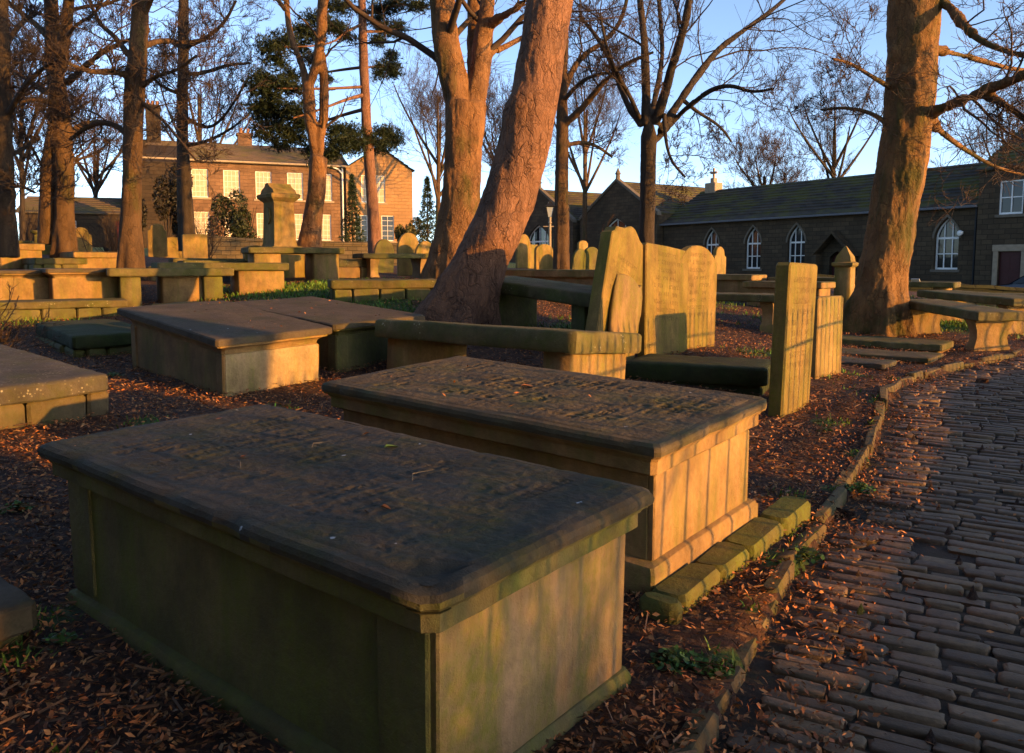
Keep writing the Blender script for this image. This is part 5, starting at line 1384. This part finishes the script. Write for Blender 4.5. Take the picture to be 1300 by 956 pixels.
ew = MB(); ew.box(-.3, hx(238), -1.0, -.01, .8, 8.0); ew.add([(-.3, -1.0, 8.0), (hx(238), -1.0, 8.0), (hx(238), 2.6, 9.5), (-.3, 2.6, 9.5)], [(0, 1, 2, 3)]); ew.add([(hx(238), -1.0, 8.0), (hx(238), 2.6, 8.0), (hx(238), 2.6, 9.5)], [(0, 1, 2)])
ew.build('shade_bay', M_SOOTSHADE, house, 0)  # added block, its dark stone stands in for tree shade here
chimney(rf, .6, D_ / 2, 9.2, 12.2, .9, 1.5, 3, M_SOOTSHADE)
chimney(rf, hx(322), D_ / 2, 9.6, 10.7, 1.0, .7, 2)
# the wing with its gable to the front
W0, WW = WL + .02, 4.75
hw = hx(475) - W0
gh = [(hw - .85, hw + .85, 5.85, 7.75), (hw - 1.35, hw - .45, 3.15, 4.95), (hw + .55, hw + 1.45, 3.15, 4.95)]
wing = facade(WW, .8, 8.2, gh, .22, (WW / 2, 9.75))
wing.add([(WW, 0, .8), (WW, 9, .8), (WW, 9, 8.2), (WW, 0, 8.2)], [(0, 1, 2, 3)]); wing.add([(0, 0, .8), (0, 0, 8.2), (0, 9, 8.2), (0, 9, .8)], [(0, 1, 2, 3)])
wing.v = [(x + W0, y - .35, z) for x, y, z in wing.v]
wing.build('gable_wall', M_GABLE, house, 0)
mw = []
for h, c_, r_ in zip(gh, (4, 2, 2), (4, 5, 5)):
    w_ = sash(house, h[0], h[1], h[2], h[3], c_, r_, blind=.96 if c_ == 4 else None, trim=M_TRIM); w_.location = (W0, -.35, 0)
rr_ = MB()
a = roof_mb(9.0, WW / 2, 8.22, 9.78, .12); 
a.v = [(WW - (y), x - .35 - .12, z) for x, y, z in a.v]; b_ = MB(); b_.v = [(WW - x, y, z) for x, y, z in a.v]; b_.f = [f[::-1] for f in a.f]
rr_.add(a.v, a.f); rr_.add(b_.v, b_.f); rr_.v = [(x + W0, y, z) for x, y, z in rr_.v]
rr_.build('roof', M_SLATE2, house, 0)
p = MB(); p.tube([(W0 - .22, -.12, 8.2), (W0 - .22, -.12, 2.0)], .06, 8); p.tube([(W0 - .9, -.25, 8.22), (W0 - .5, -.12, 8.1), (W0 - .22, -.12, 7.8)], .06, 8); p.build('drainpipe', M_WHITE, house)
# low outbuilding to the left
OM = bframe(-30.5, 50.5, 74)
ob = thing('outbuilding', 'long low dark outbuilding left of the parsonage', 'building', OM)
q = facade(9.5, 1.0, 4.7, [(2.0, 3.2, 3.0, 4.2), (5.4, 6.4, 2.2, 4.2)]); q.add([(9.5, 0, 1), (9.5, 6, 1), (9.5, 6, 4.7), (9.5, 3, 5.9), (9.5, 0, 4.7)], [(0, 1, 2, 3, 4)]); q.add([(0, 0, 1), (0, 0, 4.7), (0, 3, 5.9), (0, 6, 4.7), (0, 6, 1)], [(0, 1, 2, 3, 4)])
q.build('wall', M_SOOTSHADE, ob, 0)
sash(ob, 2.0, 3.2, 3.0, 4.2, 3, 2, trim=M_TRIMD)
d_ = MB(); d_.rbox(5.4, 6.4, .1, .16, 2.2, 4.2, .01); d_.build('door', M_DOOR, ob, 0)
r = roof_mb(9.5, 3.0, 4.72, 5.9, .2); k = mirror_y(r, 3.0); r.add(k.v, k.f); r.build('roof', M_SLATE2, ob, 0)

# ---- the school hall with its lancets, gabled wings and cottage
CM = bframe(10.6, 57.0, 147.0)
hall = thing('school_hall', 'long low dark stone hall with pointed white windows and a mossy slate roof', 'building', CM)
LW = 21.5
lx = [22.3 - t for t in (2.34, 5.4, 11.2, 14.4, 17.8)]
hl = [(x - .6, x + .6, 1.2, 3.75, 2.75) for x in lx] + [(22.3 - 8.95, 22.3 - 7.95, -.6, 2.2, 1.7)]
q = facade(LW, -.6, 4.35, hl, .3)
q.add([(0, 8, -.6), (LW, 8, -.6), (LW, 8, 4.35), (0, 8, 4.35)], [(0, 3, 2, 1)])
q.add([(LW, 0, -.6), (LW, 8, -.6), (LW, 8, 4.35), (LW, 4, 6.75), (LW, 0, 4.35)], [(0, 1, 2, 3, 4)])
q.build('wall', M_CHAPEL, hall, 0)
for h in hl[:-1]:
    w_ = sash(hall, h[0], h[1], h[2], h[3], 3, 2, .2, f=.07, arch=h[4], bar=.05, trim=M_TRIMD)
    hm = MB(); oa = arch_pts(h[0] - .12, h[1] + .12, h[4], h[3] + .17); ia = arch_pts(h[0] - .02, h[1] + .02, h[4], h[3] + .03)
    for p0, p1, p2, p3 in zip(oa[:-1], oa[1:], ia[1:], ia[:-1]): hm.loft([[(c[0], y, c[1]) for c in (p0, p1, p2, p3)] for y in (-.05, .02)])
    hm.build('hood_mould', M_TRIMD, w_, 0)
h = hl[-1]; d_ = MB(); d_.add([(p[0], .28, p[1]) for p in [(h[0], h[2]), (h[1], h[2])] + arch_pts(h[0], h[1], h[4], h[3])], [tuple(range(17))]); d_.build('door', M_DOOR, hall, 0)
pg = MB()
for sx in (-1, 1):
    xc = 22.3 - 8.45
    pg.loft([[(xc + sx * 1.25, y, 1.9), (xc, y, 3.15), (xc, y, 3.32), (xc + sx * 1.42, y, 1.9)] for y in (-.6, .02)][::sx])
    pg.rbox(xc + sx * 1.1 - .14, xc + sx * 1.1 + .14, -.58, -.01, -.6, 2.0, .02)
pg.build('porch', M_CHAPEL, hall, 0)
r = roof_mb(LW, 4.0, 4.38, 6.75, .25); k = mirror_y(r, 4.0); r.add(k.v, k.f)
rf = r.build('roof', M_SLATE, hall, 0)
g = MB(); g.rbox(-.1, LW, -.36, -.2, 4.15, 4.27, .02); g.build('gutter', M_LEAD, hall, 0)
g = MB(); g.tube([(LW - .1, -.12, 4.2), (LW - .1, -.12, -.5)], .055, 8); g.build('drainpipe', M_IRON, hall, 40)
# ridge cross on a stone block
cr = MB(); cr.rbox(.3, 1.3, 3.6, 4.4, 6.5, 7.25, .04); cr.rbox(.62, .98, 3.82, 4.18, 7.252, 7.6, .03); cr.rbox(.73, .87, 3.94, 4.06, 7.602, 8.3, .01); cr.rbox(.50, .728, 3.94, 4.06, 7.9, 8.05, .01); cr.rbox(.872, 1.10, 3.94, 4.06, 7.9, 8.05, .01)
cr.build('ridge_cross', M_TRIM, hall, 30)
gl = MB(); gl.tube([(LW - .75, -.0, 3.02), (LW - .75, -.26, 3.02)], .03, 6); gl.tube([(LW - .75, -.20, 3.02), (LW - .75, -.24, 2.98), (LW - .75, -.32, 2.96), (LW - .75, -.38, 2.98)], [.05, .13, .13, .04], 10); gl.build('wall_lamp', M_WHITE, hall, 60)
# gabled wings on its left
def gwing(x0, x1, ze, za, dep, yo, win, name):
    W = x1 - x0; c = W / 2
    q = facade(W, -.6, ze, [win] if win else [], .3, (c, za))
    q.add([(W, 0, -.6), (W, dep, -.6), (W, dep, ze), (W, 0, ze)], [(0, 1, 2, 3)]); q.add([(0, 0, -.6), (0, 0, ze), (0, dep, ze), (0, dep, -.6)], [(0, 1, 2, 3)])
    q.v = [(x + x0, y + yo, z) for x, y, z in q.v]; q.build('gable_wall', M_CHAPEL, hall, 0)
    if win:
        w_ = sash(hall, win[0], win[1], win[2], win[3], 4, 2, .2, f=.08, arch=win[4], bar=.06, trim=M_TRIMD); w_.location = (x0, yo, 0)
    a = roof_mb(dep, c, ze + .02, za + .03, .05)
    a.v = [(W - y, x + yo - .05, z) for x, y, z in a.v]; b = MB(); b.v = [(W - x, y, z) for x, y, z in a.v]; b.f = [f[::-1] for f in a.f]
    m = MB(); m.add(a.v, a.f); m.add(b.v, b.f); m.v = [(x + x0, y, z) for x, y, z in m.v]; ro = m.build('roof', M_SLATE, hall, 0)
    cp = MB()
    for s_ in (0, 1):
        pts = [(x0 - .12, ze - .12), (x0 + c, za + .02), (x0 + c, za + .24), (x0 - .12, ze + .12)] if s_ == 0 else [(x1 + .12, ze - .12), (x1 + .12, ze + .12), (x0 + c, za + .24), (x0 + c, za + .02)]
        cp.loft([[(x, yo + y, z) for x, z in pts] for y in (-.08, .28)][::-1])
    cp.tube([(x0 + c, yo + .1, za + .1), (x0 + c, yo + .1, za + .5), (x0 + c, yo + .1, za + .55), (x0 + c, yo + .1, za + .75), (x0 + c, yo + .1, za + 1.0)], [.2, .16, .24, .14, .03], 8)
    cp.build('coping', M_TRIMD, ro, 30)
gwing(-8.7, -.05, 5.0, 7.55, 9, -.6, (2.6, 6.0, 1.2, 4.9, 3.4), 'a')
gwing(-19.0, -9.4, 4.9, 7.7, 9, -.8, (3.2, 6.4, 1.2, 4.8, 3.4), 'b')
q = facade(.9, -.6, 4.4, []); q.v = [(x - 9.5, y + .5, z) for x, y, z in q.v]; q.build('link_wall', M_CHAPEL, hall, 0)
# cottage at the right end
ct = thing('cottage', 'taller stone cottage with a white sash window and dark red door, right edge', 'house', CM @ Matrix.Translation((LW + .02, -.25, 0)))
CW = 8.5
chs = [(.95, 2.0, 3.75, 5.3), (1.05, 2.05, -.6, 2.05), (5.2, 6.3, 3.75, 5.3), (4.6, 5.9, .6, 2.2)]
q = facade(CW, -.6, 5.9, chs, .2)
q.add([(0, 0, -.6), (0, 0, 5.9), (0, 4, 8.2), (0, 8, 5.9), (0, 8, -.6)], [(0, 1, 2, 3, 4)]); q.add([(CW, 0, -.6), (CW, 8, -.6), (CW, 8, 5.9), (CW, 4, 8.2), (CW, 0, 5.9)], [(0, 1, 2, 3, 4)])
q.build('wall', M_CHAPEL, ct, 0)
sash(ct, *chs[0], 2, 2, .08, f=.07, bar=.05, trim=M_TRIMD); sash(ct, *chs[2], 2, 2, .08, f=.07, bar=.05, trim=M_TRIMD); sash(ct, *chs[3], 3, 2, .08, f=.07, bar=.05, trim=M_TRIMD)
d_ = MB(); d_.rbox(1.05, 2.05, .13, .18, -.6, 2.05, .01)
for zz in (.1, 1.1): 
    for xx in (1.15, 1.6): d_.rbox(xx, xx + .35, .115, .128, zz, zz + .8, .01)
d_.build('door', M_DOOR, ct, 0)
d_ = MB(); d_.rbox(.82, 1.045, -.05, .1, -.6, 2.05, .015); d_.rbox(2.055, 2.28, -.05, .1, -.6, 2.05, .015); d_.rbox(.78, 2.32, -.07, .1, 2.053, 2.36, .02); d_.build('door_surround', M_TRIM, ct, 0)
r = roof_mb(CW, 4.0, 5.92, 8.2, .15); k = mirror_y(r, 4.0); r.add(k.v, k.f); rf = r.build('roof', M_SLATE, ct, 0)
chimney(rf, 5.2, 4, 7.6, 9.2, .8, 1.2, 2, M_CHAPEL)

# ---- walls, lamp, car
def wall_run(name, label, pts, h, th=.32, mat=None, sink=.3):
    m = MB(); prof = []
    fine = resample(np.array(pts, float), .5)
    for i, (x, y) in enumerate(fine):
        a = fine[max(i - 1, 0)]; b = fine[min(i + 1, len(fine) - 1)]; t = (b - a) / np.linalg.norm(b - a); nr = np.array([t[1], -t[0]]); z = tz(x, y)
        e = .03 * noise.noise((x * 1.7, y * 1.7, 0)); k = th / 2
        prof.append([(x - nr[0] * k, y - nr[1] * k, z - sink), (x - nr[0] * k, y - nr[1] * k, z + h - .1 + e), (x - nr[0] * k * 1.25, y - nr[1] * k * 1.25, z + h - .09 + e), (x - nr[0] * k * 1.1, y - nr[1] * k * 1.1, z + h + e),
                     (x + nr[0] * k * 1.1, y + nr[1] * k * 1.1, z + h + e), (x + nr[0] * k * 1.25, y + nr[1] * k * 1.25, z + h - .09 + e), (x + nr[0] * k, y + nr[1] * k, z + h - .1 + e), (x + nr[0] * k, y + nr[1] * k, z - sink)])
    m.loft(prof); m.jitter(.02, 3, len(pts)); return tag(m.build(name, mat or M_WALL, None, 35), label, 'wall')
wall_run('garden_wall', 'rubble garden wall in front of the parsonage', [(-11.5, 28.5), (-8, 29.3), (-3.9, 30)], .86)
wall_run('boundary_wall', 'low mossy boundary wall before the hall on the right', [(8.8, 23.5), (13, 22.3), (20, 21)], .30, mat=M_MOSSWALL)
x, y = 1.86, 40.0
t = thing('street_lamp', 'old fashioned lantern lamp post before the chapel gables', 'street lamp', Matrix.Translation((x, y, tz(x, y))))
zb = 3.75 - tz(x, y)
p = MB(); p.tube([(0, 0, -.2), (0, 0, .05), (0, 0, .06), (0, 0, .7), (0, 0, .74), (0, 0, .8), (0, 0, zb - .3), (0, 0, zb - .27), (0, 0, zb - .2), (0, 0, zb)], [.16, .16, .11, .11, .14, .075, .06, .1, .06, .07], 12); p.tube([(-.32, 0, zb - .45), (.32, 0, zb - .45)], .025, 6); p.build('post', M_TRIM, t)
p = MB()
for i in range(4):
    a = R(45 + 90 * i); p.tube([(.13 * math.cos(a), .13 * math.sin(a), zb), (.26 * math.cos(a), .26 * math.sin(a), zb + .48)], .016, 5)
p.loft([[(s_ * c, s_ * d, z) for c, d in ((-1, -1), (1, -1), (1, 1), (-1, 1))] for s_, z in ((.20, zb + .48), (.25, zb + .52), (.09, zb + .68), (.10, zb + .74), (.02, zb + .82))]); p.build('lantern_frame', M_IRON, t, 20)
p = MB(); p.loft([[(s_ * c, s_ * d, z) for c, d in ((-1, -1), (1, -1), (1, 1), (-1, 1))] for s_, z in ((.085, zb + .01), (.175, zb + .475))]); p.build('lantern_glass', M_SMOKE, t, 20)

x, y = 21.7, 33.0
t = thing('parked_car', 'dark blue car parked by the cottage, only its roof above the wall', 'car', frame(x, y, tz(x, y) - .16, 147))
prof = [(-2.05, .35), (-2.08, .62), (-1.95, .80), (-1.0, .93), (-.35, 1.38), (.25, 1.46), (1.0, 1.42), (1.75, .98), (2.0, .90), (2.06, .55), (2.0, .33)]
b = MB(); b.loft([[(x_, s_ * (wd if z_ < 1 else wd - .16), z_) for x_, z_ in prof] for s_, wd in ((-1, .70), (-1, .80), (-1, .84), (1, .84), (1, .80), (1, .70))]); b.build('body', M_CARP, t, 35)
for s_ in (-1, 1):
    g = MB(); g.add([(x_, s_ * yy, z_) for x_, yy, z_ in ((-.88, .80, .96), (-.34, .70, 1.34), (.95, .70, 1.37), (1.55, .80, .99))], [(0, 1, 2, 3) if s_ > 0 else (3, 2, 1, 0)]); g.v = [(a, c * 1.045, d) for a, c, d in g.v]; g.build('side_window', M_GLASS, t, 0)
    for xx in (-1.3, 1.3):
        w_ = MB(); w_.tube([(xx, s_ * .66, .31), (xx, s_ * .69, .31), (xx, s_ * .84, .31), (xx, s_ * .87, .31)], [.27, .31, .31, .27], 20); w_.build('wheel', M_TYRE, t)
g = MB(); g.add([(-1.03, -.62, .955), (-1.03, .62, .955), (-.40, .56, 1.385), (-.40, -.56, 1.385)], [(0, 3, 2, 1)]); g.build('windscreen', M_GLASS, t, 0)
# ---- added behind the viewer: unseen dark church and two hollies that block skylight
ch = thing('church', 'unseen soot dark stone church added behind the viewer to block skylight, tall slated nave', 'church', bframe(-3.0, -7.5, 310))
q = facade(26, -.3, 8.5, [(x, x + 1.7, 1.8, 6.8, 5.2) for x in (2.2, 6.4, 10.6, 14.8, 19.0, 23.0)], .35)
q.add([(0, 0, -.3), (0, 0, 8.5), (0, 6, 13), (0, 12, 8.5), (0, 12, -.3)], [(0, 1, 2, 3, 4)]); q.add([(26, 0, -.3), (26, 12, -.3), (26, 12, 8.5), (26, 6, 13), (26, 0, 8.5)], [(0, 1, 2, 3, 4)])
q.build('wall', M_SOOTSHADE, ch, 0)
for x in (2.2, 6.4, 10.6, 14.8, 19.0, 23.0): sash(ch, x, x + 1.7, 1.8, 6.8, 3, 3, .25, f=.08, arch=5.2, bar=.06, trim=M_TRIMD)
r = roof_mb(26, 6, 8.55, 13, .3); k = mirror_y(r, 6); r.add(k.v, k.f); r.build('roof', M_SLATE, ch, 0)
# ------------------------------------------------------------------ litter, grass, weeds, small things on the slabs
rng = np.random.default_rng(21)
N = 230000
yy = 1.2 + 13.5 * rng.uniform(0, 1, N) ** 1.35
xx = rng.uniform(-.72, .70, N) * (yy + .6)
keep = ~inside_path(xx, yy, .0) | (rng.uniform(0, 1, N) < .03)
edge = np.min(np.hypot(xx[:, None] - LR[::6, 0][None], yy[:, None] - LR[::6, 1][None]), 1)
inp = inside_path(xx, yy, .0)
keep |= inp & (edge < .5) & (rng.uniform(0, 1, N) < np.clip(1.15 - edge / .45, 0, 1))
keep &= greenness(xx, yy) < rng.uniform(.2, 1.1, N)
patch = np.array([noise.noise((a * 1.3, b * 1.3, 2)) for a, b in zip(xx, yy)])
keep &= patch > rng.uniform(-.75, .15, N)
xx, yy, inp = xx[keep], yy[keep], inp[keep]; n = len(xx)
zz = terr(xx, yy) + np.where(inp, -.045, .0) + rng.uniform(.004, .03, n)
def leaves_mesh(name, x, y, z, rng, size=(.013, .034), flat=.35, cols=None):
    n = len(x)
    nrm = unit(np.stack([rng.normal(0, flat, n), rng.normal(0, flat, n), np.ones(n)], 1))
    th = rng.uniform(0, 6.283, n); a = np.stack([np.cos(th), np.sin(th), np.zeros(n)], 1)
    a = unit(a - (a * nrm).sum(1, keepdims=True) * nrm); b = np.cross(nrm, a)
    L = rng.uniform(size[0], size[1], (n, 1)); W = L * rng.uniform(.18, .62, (n, 1)); cu = L * rng.uniform(.1, .5, (n, 1))
    c = np.stack([x, y, z], 1)
    V = np.stack([c - a * L * .55, c - a * L * .05 + b * W * .5 + nrm * cu * .5, c + a * L * .5 + nrm * cu * .6, c + a * L * .02 - b * W * .5 + nrm * cu * .5], 1).reshape(-1, 3)
    i = np.arange(n)[:, None] * 4
    Fq = np.concatenate([i + np.array([[0, 2, 1]]), i + np.array([[0, 3, 2]])])
    base = np.array([[.34, .12, .04], [.17, .065, .028], [.42, .18, .065], [.085, .04, .02], [.26, .14, .06]])[rng.integers(0, 5, n)] * rng.uniform(.55, 1.25, (n, 1))
    return V, Fq, np.repeat(base, 4, 0)
extra = []
for Mx, H_, L_, W_, n_ in TOPS:
    for _ in range(n_):
        q = Mx @ Vector((rng.uniform(-.45, .45) * L_, rng.uniform(-.45, .45) * W_, H_ + .006)); extra.append(tuple(q))
extra = np.array(extra)
xx = np.concatenate([xx, extra[:, 0]]); yy = np.concatenate([yy, extra[:, 1]]); zz = np.concatenate([zz, extra[:, 2]])
V, Fq, cc = leaves_mesh('x', xx, yy, zz, rng, flat=.62)
# broken stalks and twigs lying among the leaves
m = 5000
sy = 1.2 + 11 * rng.uniform(0, 1, m) ** 1.4; sx = rng.uniform(-.7, .68, m) * (sy + .5); ok = ~inside_path(sx, sy, 0) & (greenness(sx, sy) < .6); sx, sy = sx[ok], sy[ok]; m = len(sx)
c = np.stack([sx, sy, terr(sx, sy) + rng.uniform(.012, .035, m)], 1); th = rng.uniform(0, 6.283, m)
a = np.stack([np.cos(th), np.sin(th), rng.normal(0, .16, m)], 1) * rng.uniform(.02, .055, (m, 1)); b = np.stack([-np.sin(th), np.cos(th), np.zeros(m)], 1) * rng.uniform(.001, .003, (m, 1))
V2 = np.stack([c - a - b, c + a - b, c + a + b, c - a + b], 1).reshape(-1, 3); V2[:, 2] += np.tile([0, .004, .010, .006], m)
F2 = np.arange(m * 4).reshape(-1, 4) + len(V)
c2 = np.repeat(np.array([[.10, .055, .03]]) * rng.uniform(.4, 1.6, (m, 1)), 4, 0)
o = mesh_np('leaf_litter', np.concatenate([V, V2]), [Fq, F2], M_LEAF, None, col=np.concatenate([cc, c2]))
tag(o, kind='stuff')
# grass
N = 150000
gy_ = rng.uniform(1.5, 20, N); gx_ = rng.uniform(-.66, .66, N) * gy_
gr = greenness(gx_, gy_) + np.array([.35 * noise.noise((a * 2, b * 2, 7)) for a, b in zip(gx_, gy_)])
ok = (gr > rng.uniform(.25, .9, N)) & ~inside_path(gx_, gy_, 0)
gx_, gy_ = gx_[ok], gy_[ok]; n = len(gx_); gz = terr(gx_, gy_) - .01
th = rng.uniform(0, 6.283, n); h = rng.uniform(.02, .06, n) * (1 + .5 * (gy_ > 9)); wd = rng.uniform(.0025, .005, n) * (1 + gy_ / 10)
c = np.stack([gx_, gy_, gz], 1); b = np.stack([np.cos(th), np.sin(th), np.zeros(n)], 1) * wd[:, None]
tip = c + np.stack([rng.normal(0, .5, n) * h, rng.normal(0, .5, n) * h, h], 1)
mid_ = c * .55 + tip * .45 + np.array([0, 0, .006])
V = np.stack([c - b, c + b, mid_ + b * .8, mid_ - b * .8, tip], 1).reshape(-1, 3); i = np.arange(n)[:, None] * 5
o = mesh_np('grass', V, [i + np.array([[0, 1, 2, 3]]), i + np.array([[3, 2, 4]])], M_GRASS, None, col=np.repeat(np.array([[.075, .15, .02]]) * rng.uniform(.5, 1.5, (n, 1)) * np.stack([rng.uniform(.7, 1.5, n), np.ones(n), np.ones(n)], 1), 5, 0))
tag(o, kind='stuff')
# little weeds
def weed(label, u, v, size, seed, n=26):
    """low rosette of many small rounded leaves on thin stalks"""
    rg = np.random.default_rng(seed); p = G(u, v); n = n * 4; size = size * .8
    r = size * rg.uniform(0, 1, n) ** .6 * 1.1; th = rg.uniform(0, 6.283, n); z = size * (.15 + .55 * rg.uniform(0, 1, n)) * (1.1 - r / (size * 1.3))
    c = np.stack([r * np.cos(th), r * np.sin(th), z], 1)
    nr = unit(np.stack([rg.normal(0, .45, n), rg.normal(0, .45, n), np.ones(n)], 1)); a = unit(np.cross(nr, rg.normal(0, 1, (n, 3)))); b = np.cross(nr, a)
    L = size * rg.uniform(.10, .22, (n, 1)); W = L * .7
    lv = np.stack([c - a * L, c - a * L * .4 + b * W * .8, c + a * L * .5 + b * W * .7, c + a * L, c + a * L * .5 - b * W * .7, c - a * L * .4 - b * W * .8], 1).reshape(-1, 3)
    i = np.arange(n)[:, None] * 6
    st = np.stack([c * np.array([.15, .15, 0]), c * np.array([.15, .15, 0]) + np.array([.002, 0, 0]), c + np.array([.001, 0, 0]), c], 1).reshape(-1, 3); k = np.arange(n)[:, None] * 4 + n * 6
    col = np.array([[.045, .092, .018]]) * rg.uniform(.5, 1.6, (n, 1)) * np.stack([rg.uniform(.7, 1.5, n), np.ones(n), np.ones(n)], 1)
    q = mesh_np('weed', np.concatenate([lv, st]), [i + np.array([[0, 1, 2, 3, 4, 5]]), k + np.array([[0, 1, 2, 3]])], M_WEED, None, col=np.concatenate([np.repeat(col, 6, 0), np.repeat(col * .7, 4, 0)]))
    q.location = p; tag(q, label, 'weed', 'weeds among the graves')
weed('small leafy weed on the shaded soil beside the nearest tomb', 75, 822, .10, 1, 34)
weed('tiny weed above the bluish slab at the left edge', 20, 648, .09, 2, 30)
weed('green weed in the corner between the two front tombs and the kerb', 858, 842, .10, 3, 46)
weed('second weed nearer the kerb by the two front tombs', 905, 850, .08, 4, 36)
weed('green tuft at the far end of the step stones', 1020, 708, .10, 5, 44)
weed('tuft growing over the kerb halfway up the path', 1092, 622, .09, 6, 40)
weed('sunlit weed at the foot of the inscribed tomb', 145, 478, .09, 7, 26)
weed('weed by the lower square headstone', 1048, 548, .07, 8, 22)
# things lying on the two front ledgers (local: on the ledger top)
def on_top(Mx, H, x, y, rot): return Mx @ Matrix.Translation((x, y, H + .003)) @ Matrix.Rotation(rot, 4, 'Z')
def leaf_obj(Mx, H, x, y, rot, L, col, label, name='fallen_leaf'):
    v = [(-L * .5, 0, 0), (-L * .1, L * .22, .008), (L * .25, L * .15, .010), (L * .5, 0, .004), (L * .25, -L * .17, .012), (-L * .1, -L * .2, .007), (0, 0, .001)]
    f = [(0, 6, 1), (1, 6, 2), (2, 6, 3), (3, 6, 4), (4, 6, 5), (5, 6, 0)]
    q = MB(); q.add(v, f); q = q.build(name, col, None, 60); q.matrix_world = on_top(Mx, H, x, y, rot); tag(q, label, 'leaf', 'leaves lying on the front ledgers')
M_BROWNLEAF = plain('brown_leaf', (.24, .10, .045), .8); M_GREENLEAF = plain('green_leaf', (.10, .16, .03), .6); M_STRAW = plain('dry_straw', (.15, .115, .07), .8)
leaf_obj(t2_M, .66, .05, -.02, .6, .07, M_BROWNLEAF, 'curled brown leaf lying in the middle of the lettered ledger')
leaf_obj(t2_M, .66, -.15, -.20, 2.2, .045, M_BROWNLEAF, 'smaller brown leaf on the lettered ledger, nearer its sunlit end')
leaf_obj(near_M, .63, -.05, -.30, 1.2, .06, M_GREENLEAF, 'green leaf on the nearest ledger')
leaf_obj(near_M, .63, -.55, .18, .3, .035, M_BROWNLEAF, 'small brown leaf on the nearest ledger')
def straw(Mx, H, pts, label):
    q = MB(); q.tube([(a, b, .004 + .006 * (i % 2)) for i, (a, b) in enumerate(pts)], .0014, 5); q = q.build('grass_stalk', M_STRAW, None, 60); q.matrix_world = on_top(Mx, H, 0, 0, 0); tag(q, label, 'stalk', 'dry stalks lying on the nearest ledger')
straw(near_M, .63, [(-.42, -.05), (-.38, -.09), (-.37, -.13), (-.40, -.17)], 'curved dry stalk near the middle of the nearest ledger')
straw(near_M, .63, [(.12, .22), (.17, .19), (.22, .17)], 'straight dry stalk toward the left of the nearest ledger')
straw(near_M, .63, [(.16, -.1), (.19, -.13), (.19, -.17)], 'short bent stalk toward the back of the nearest ledger')
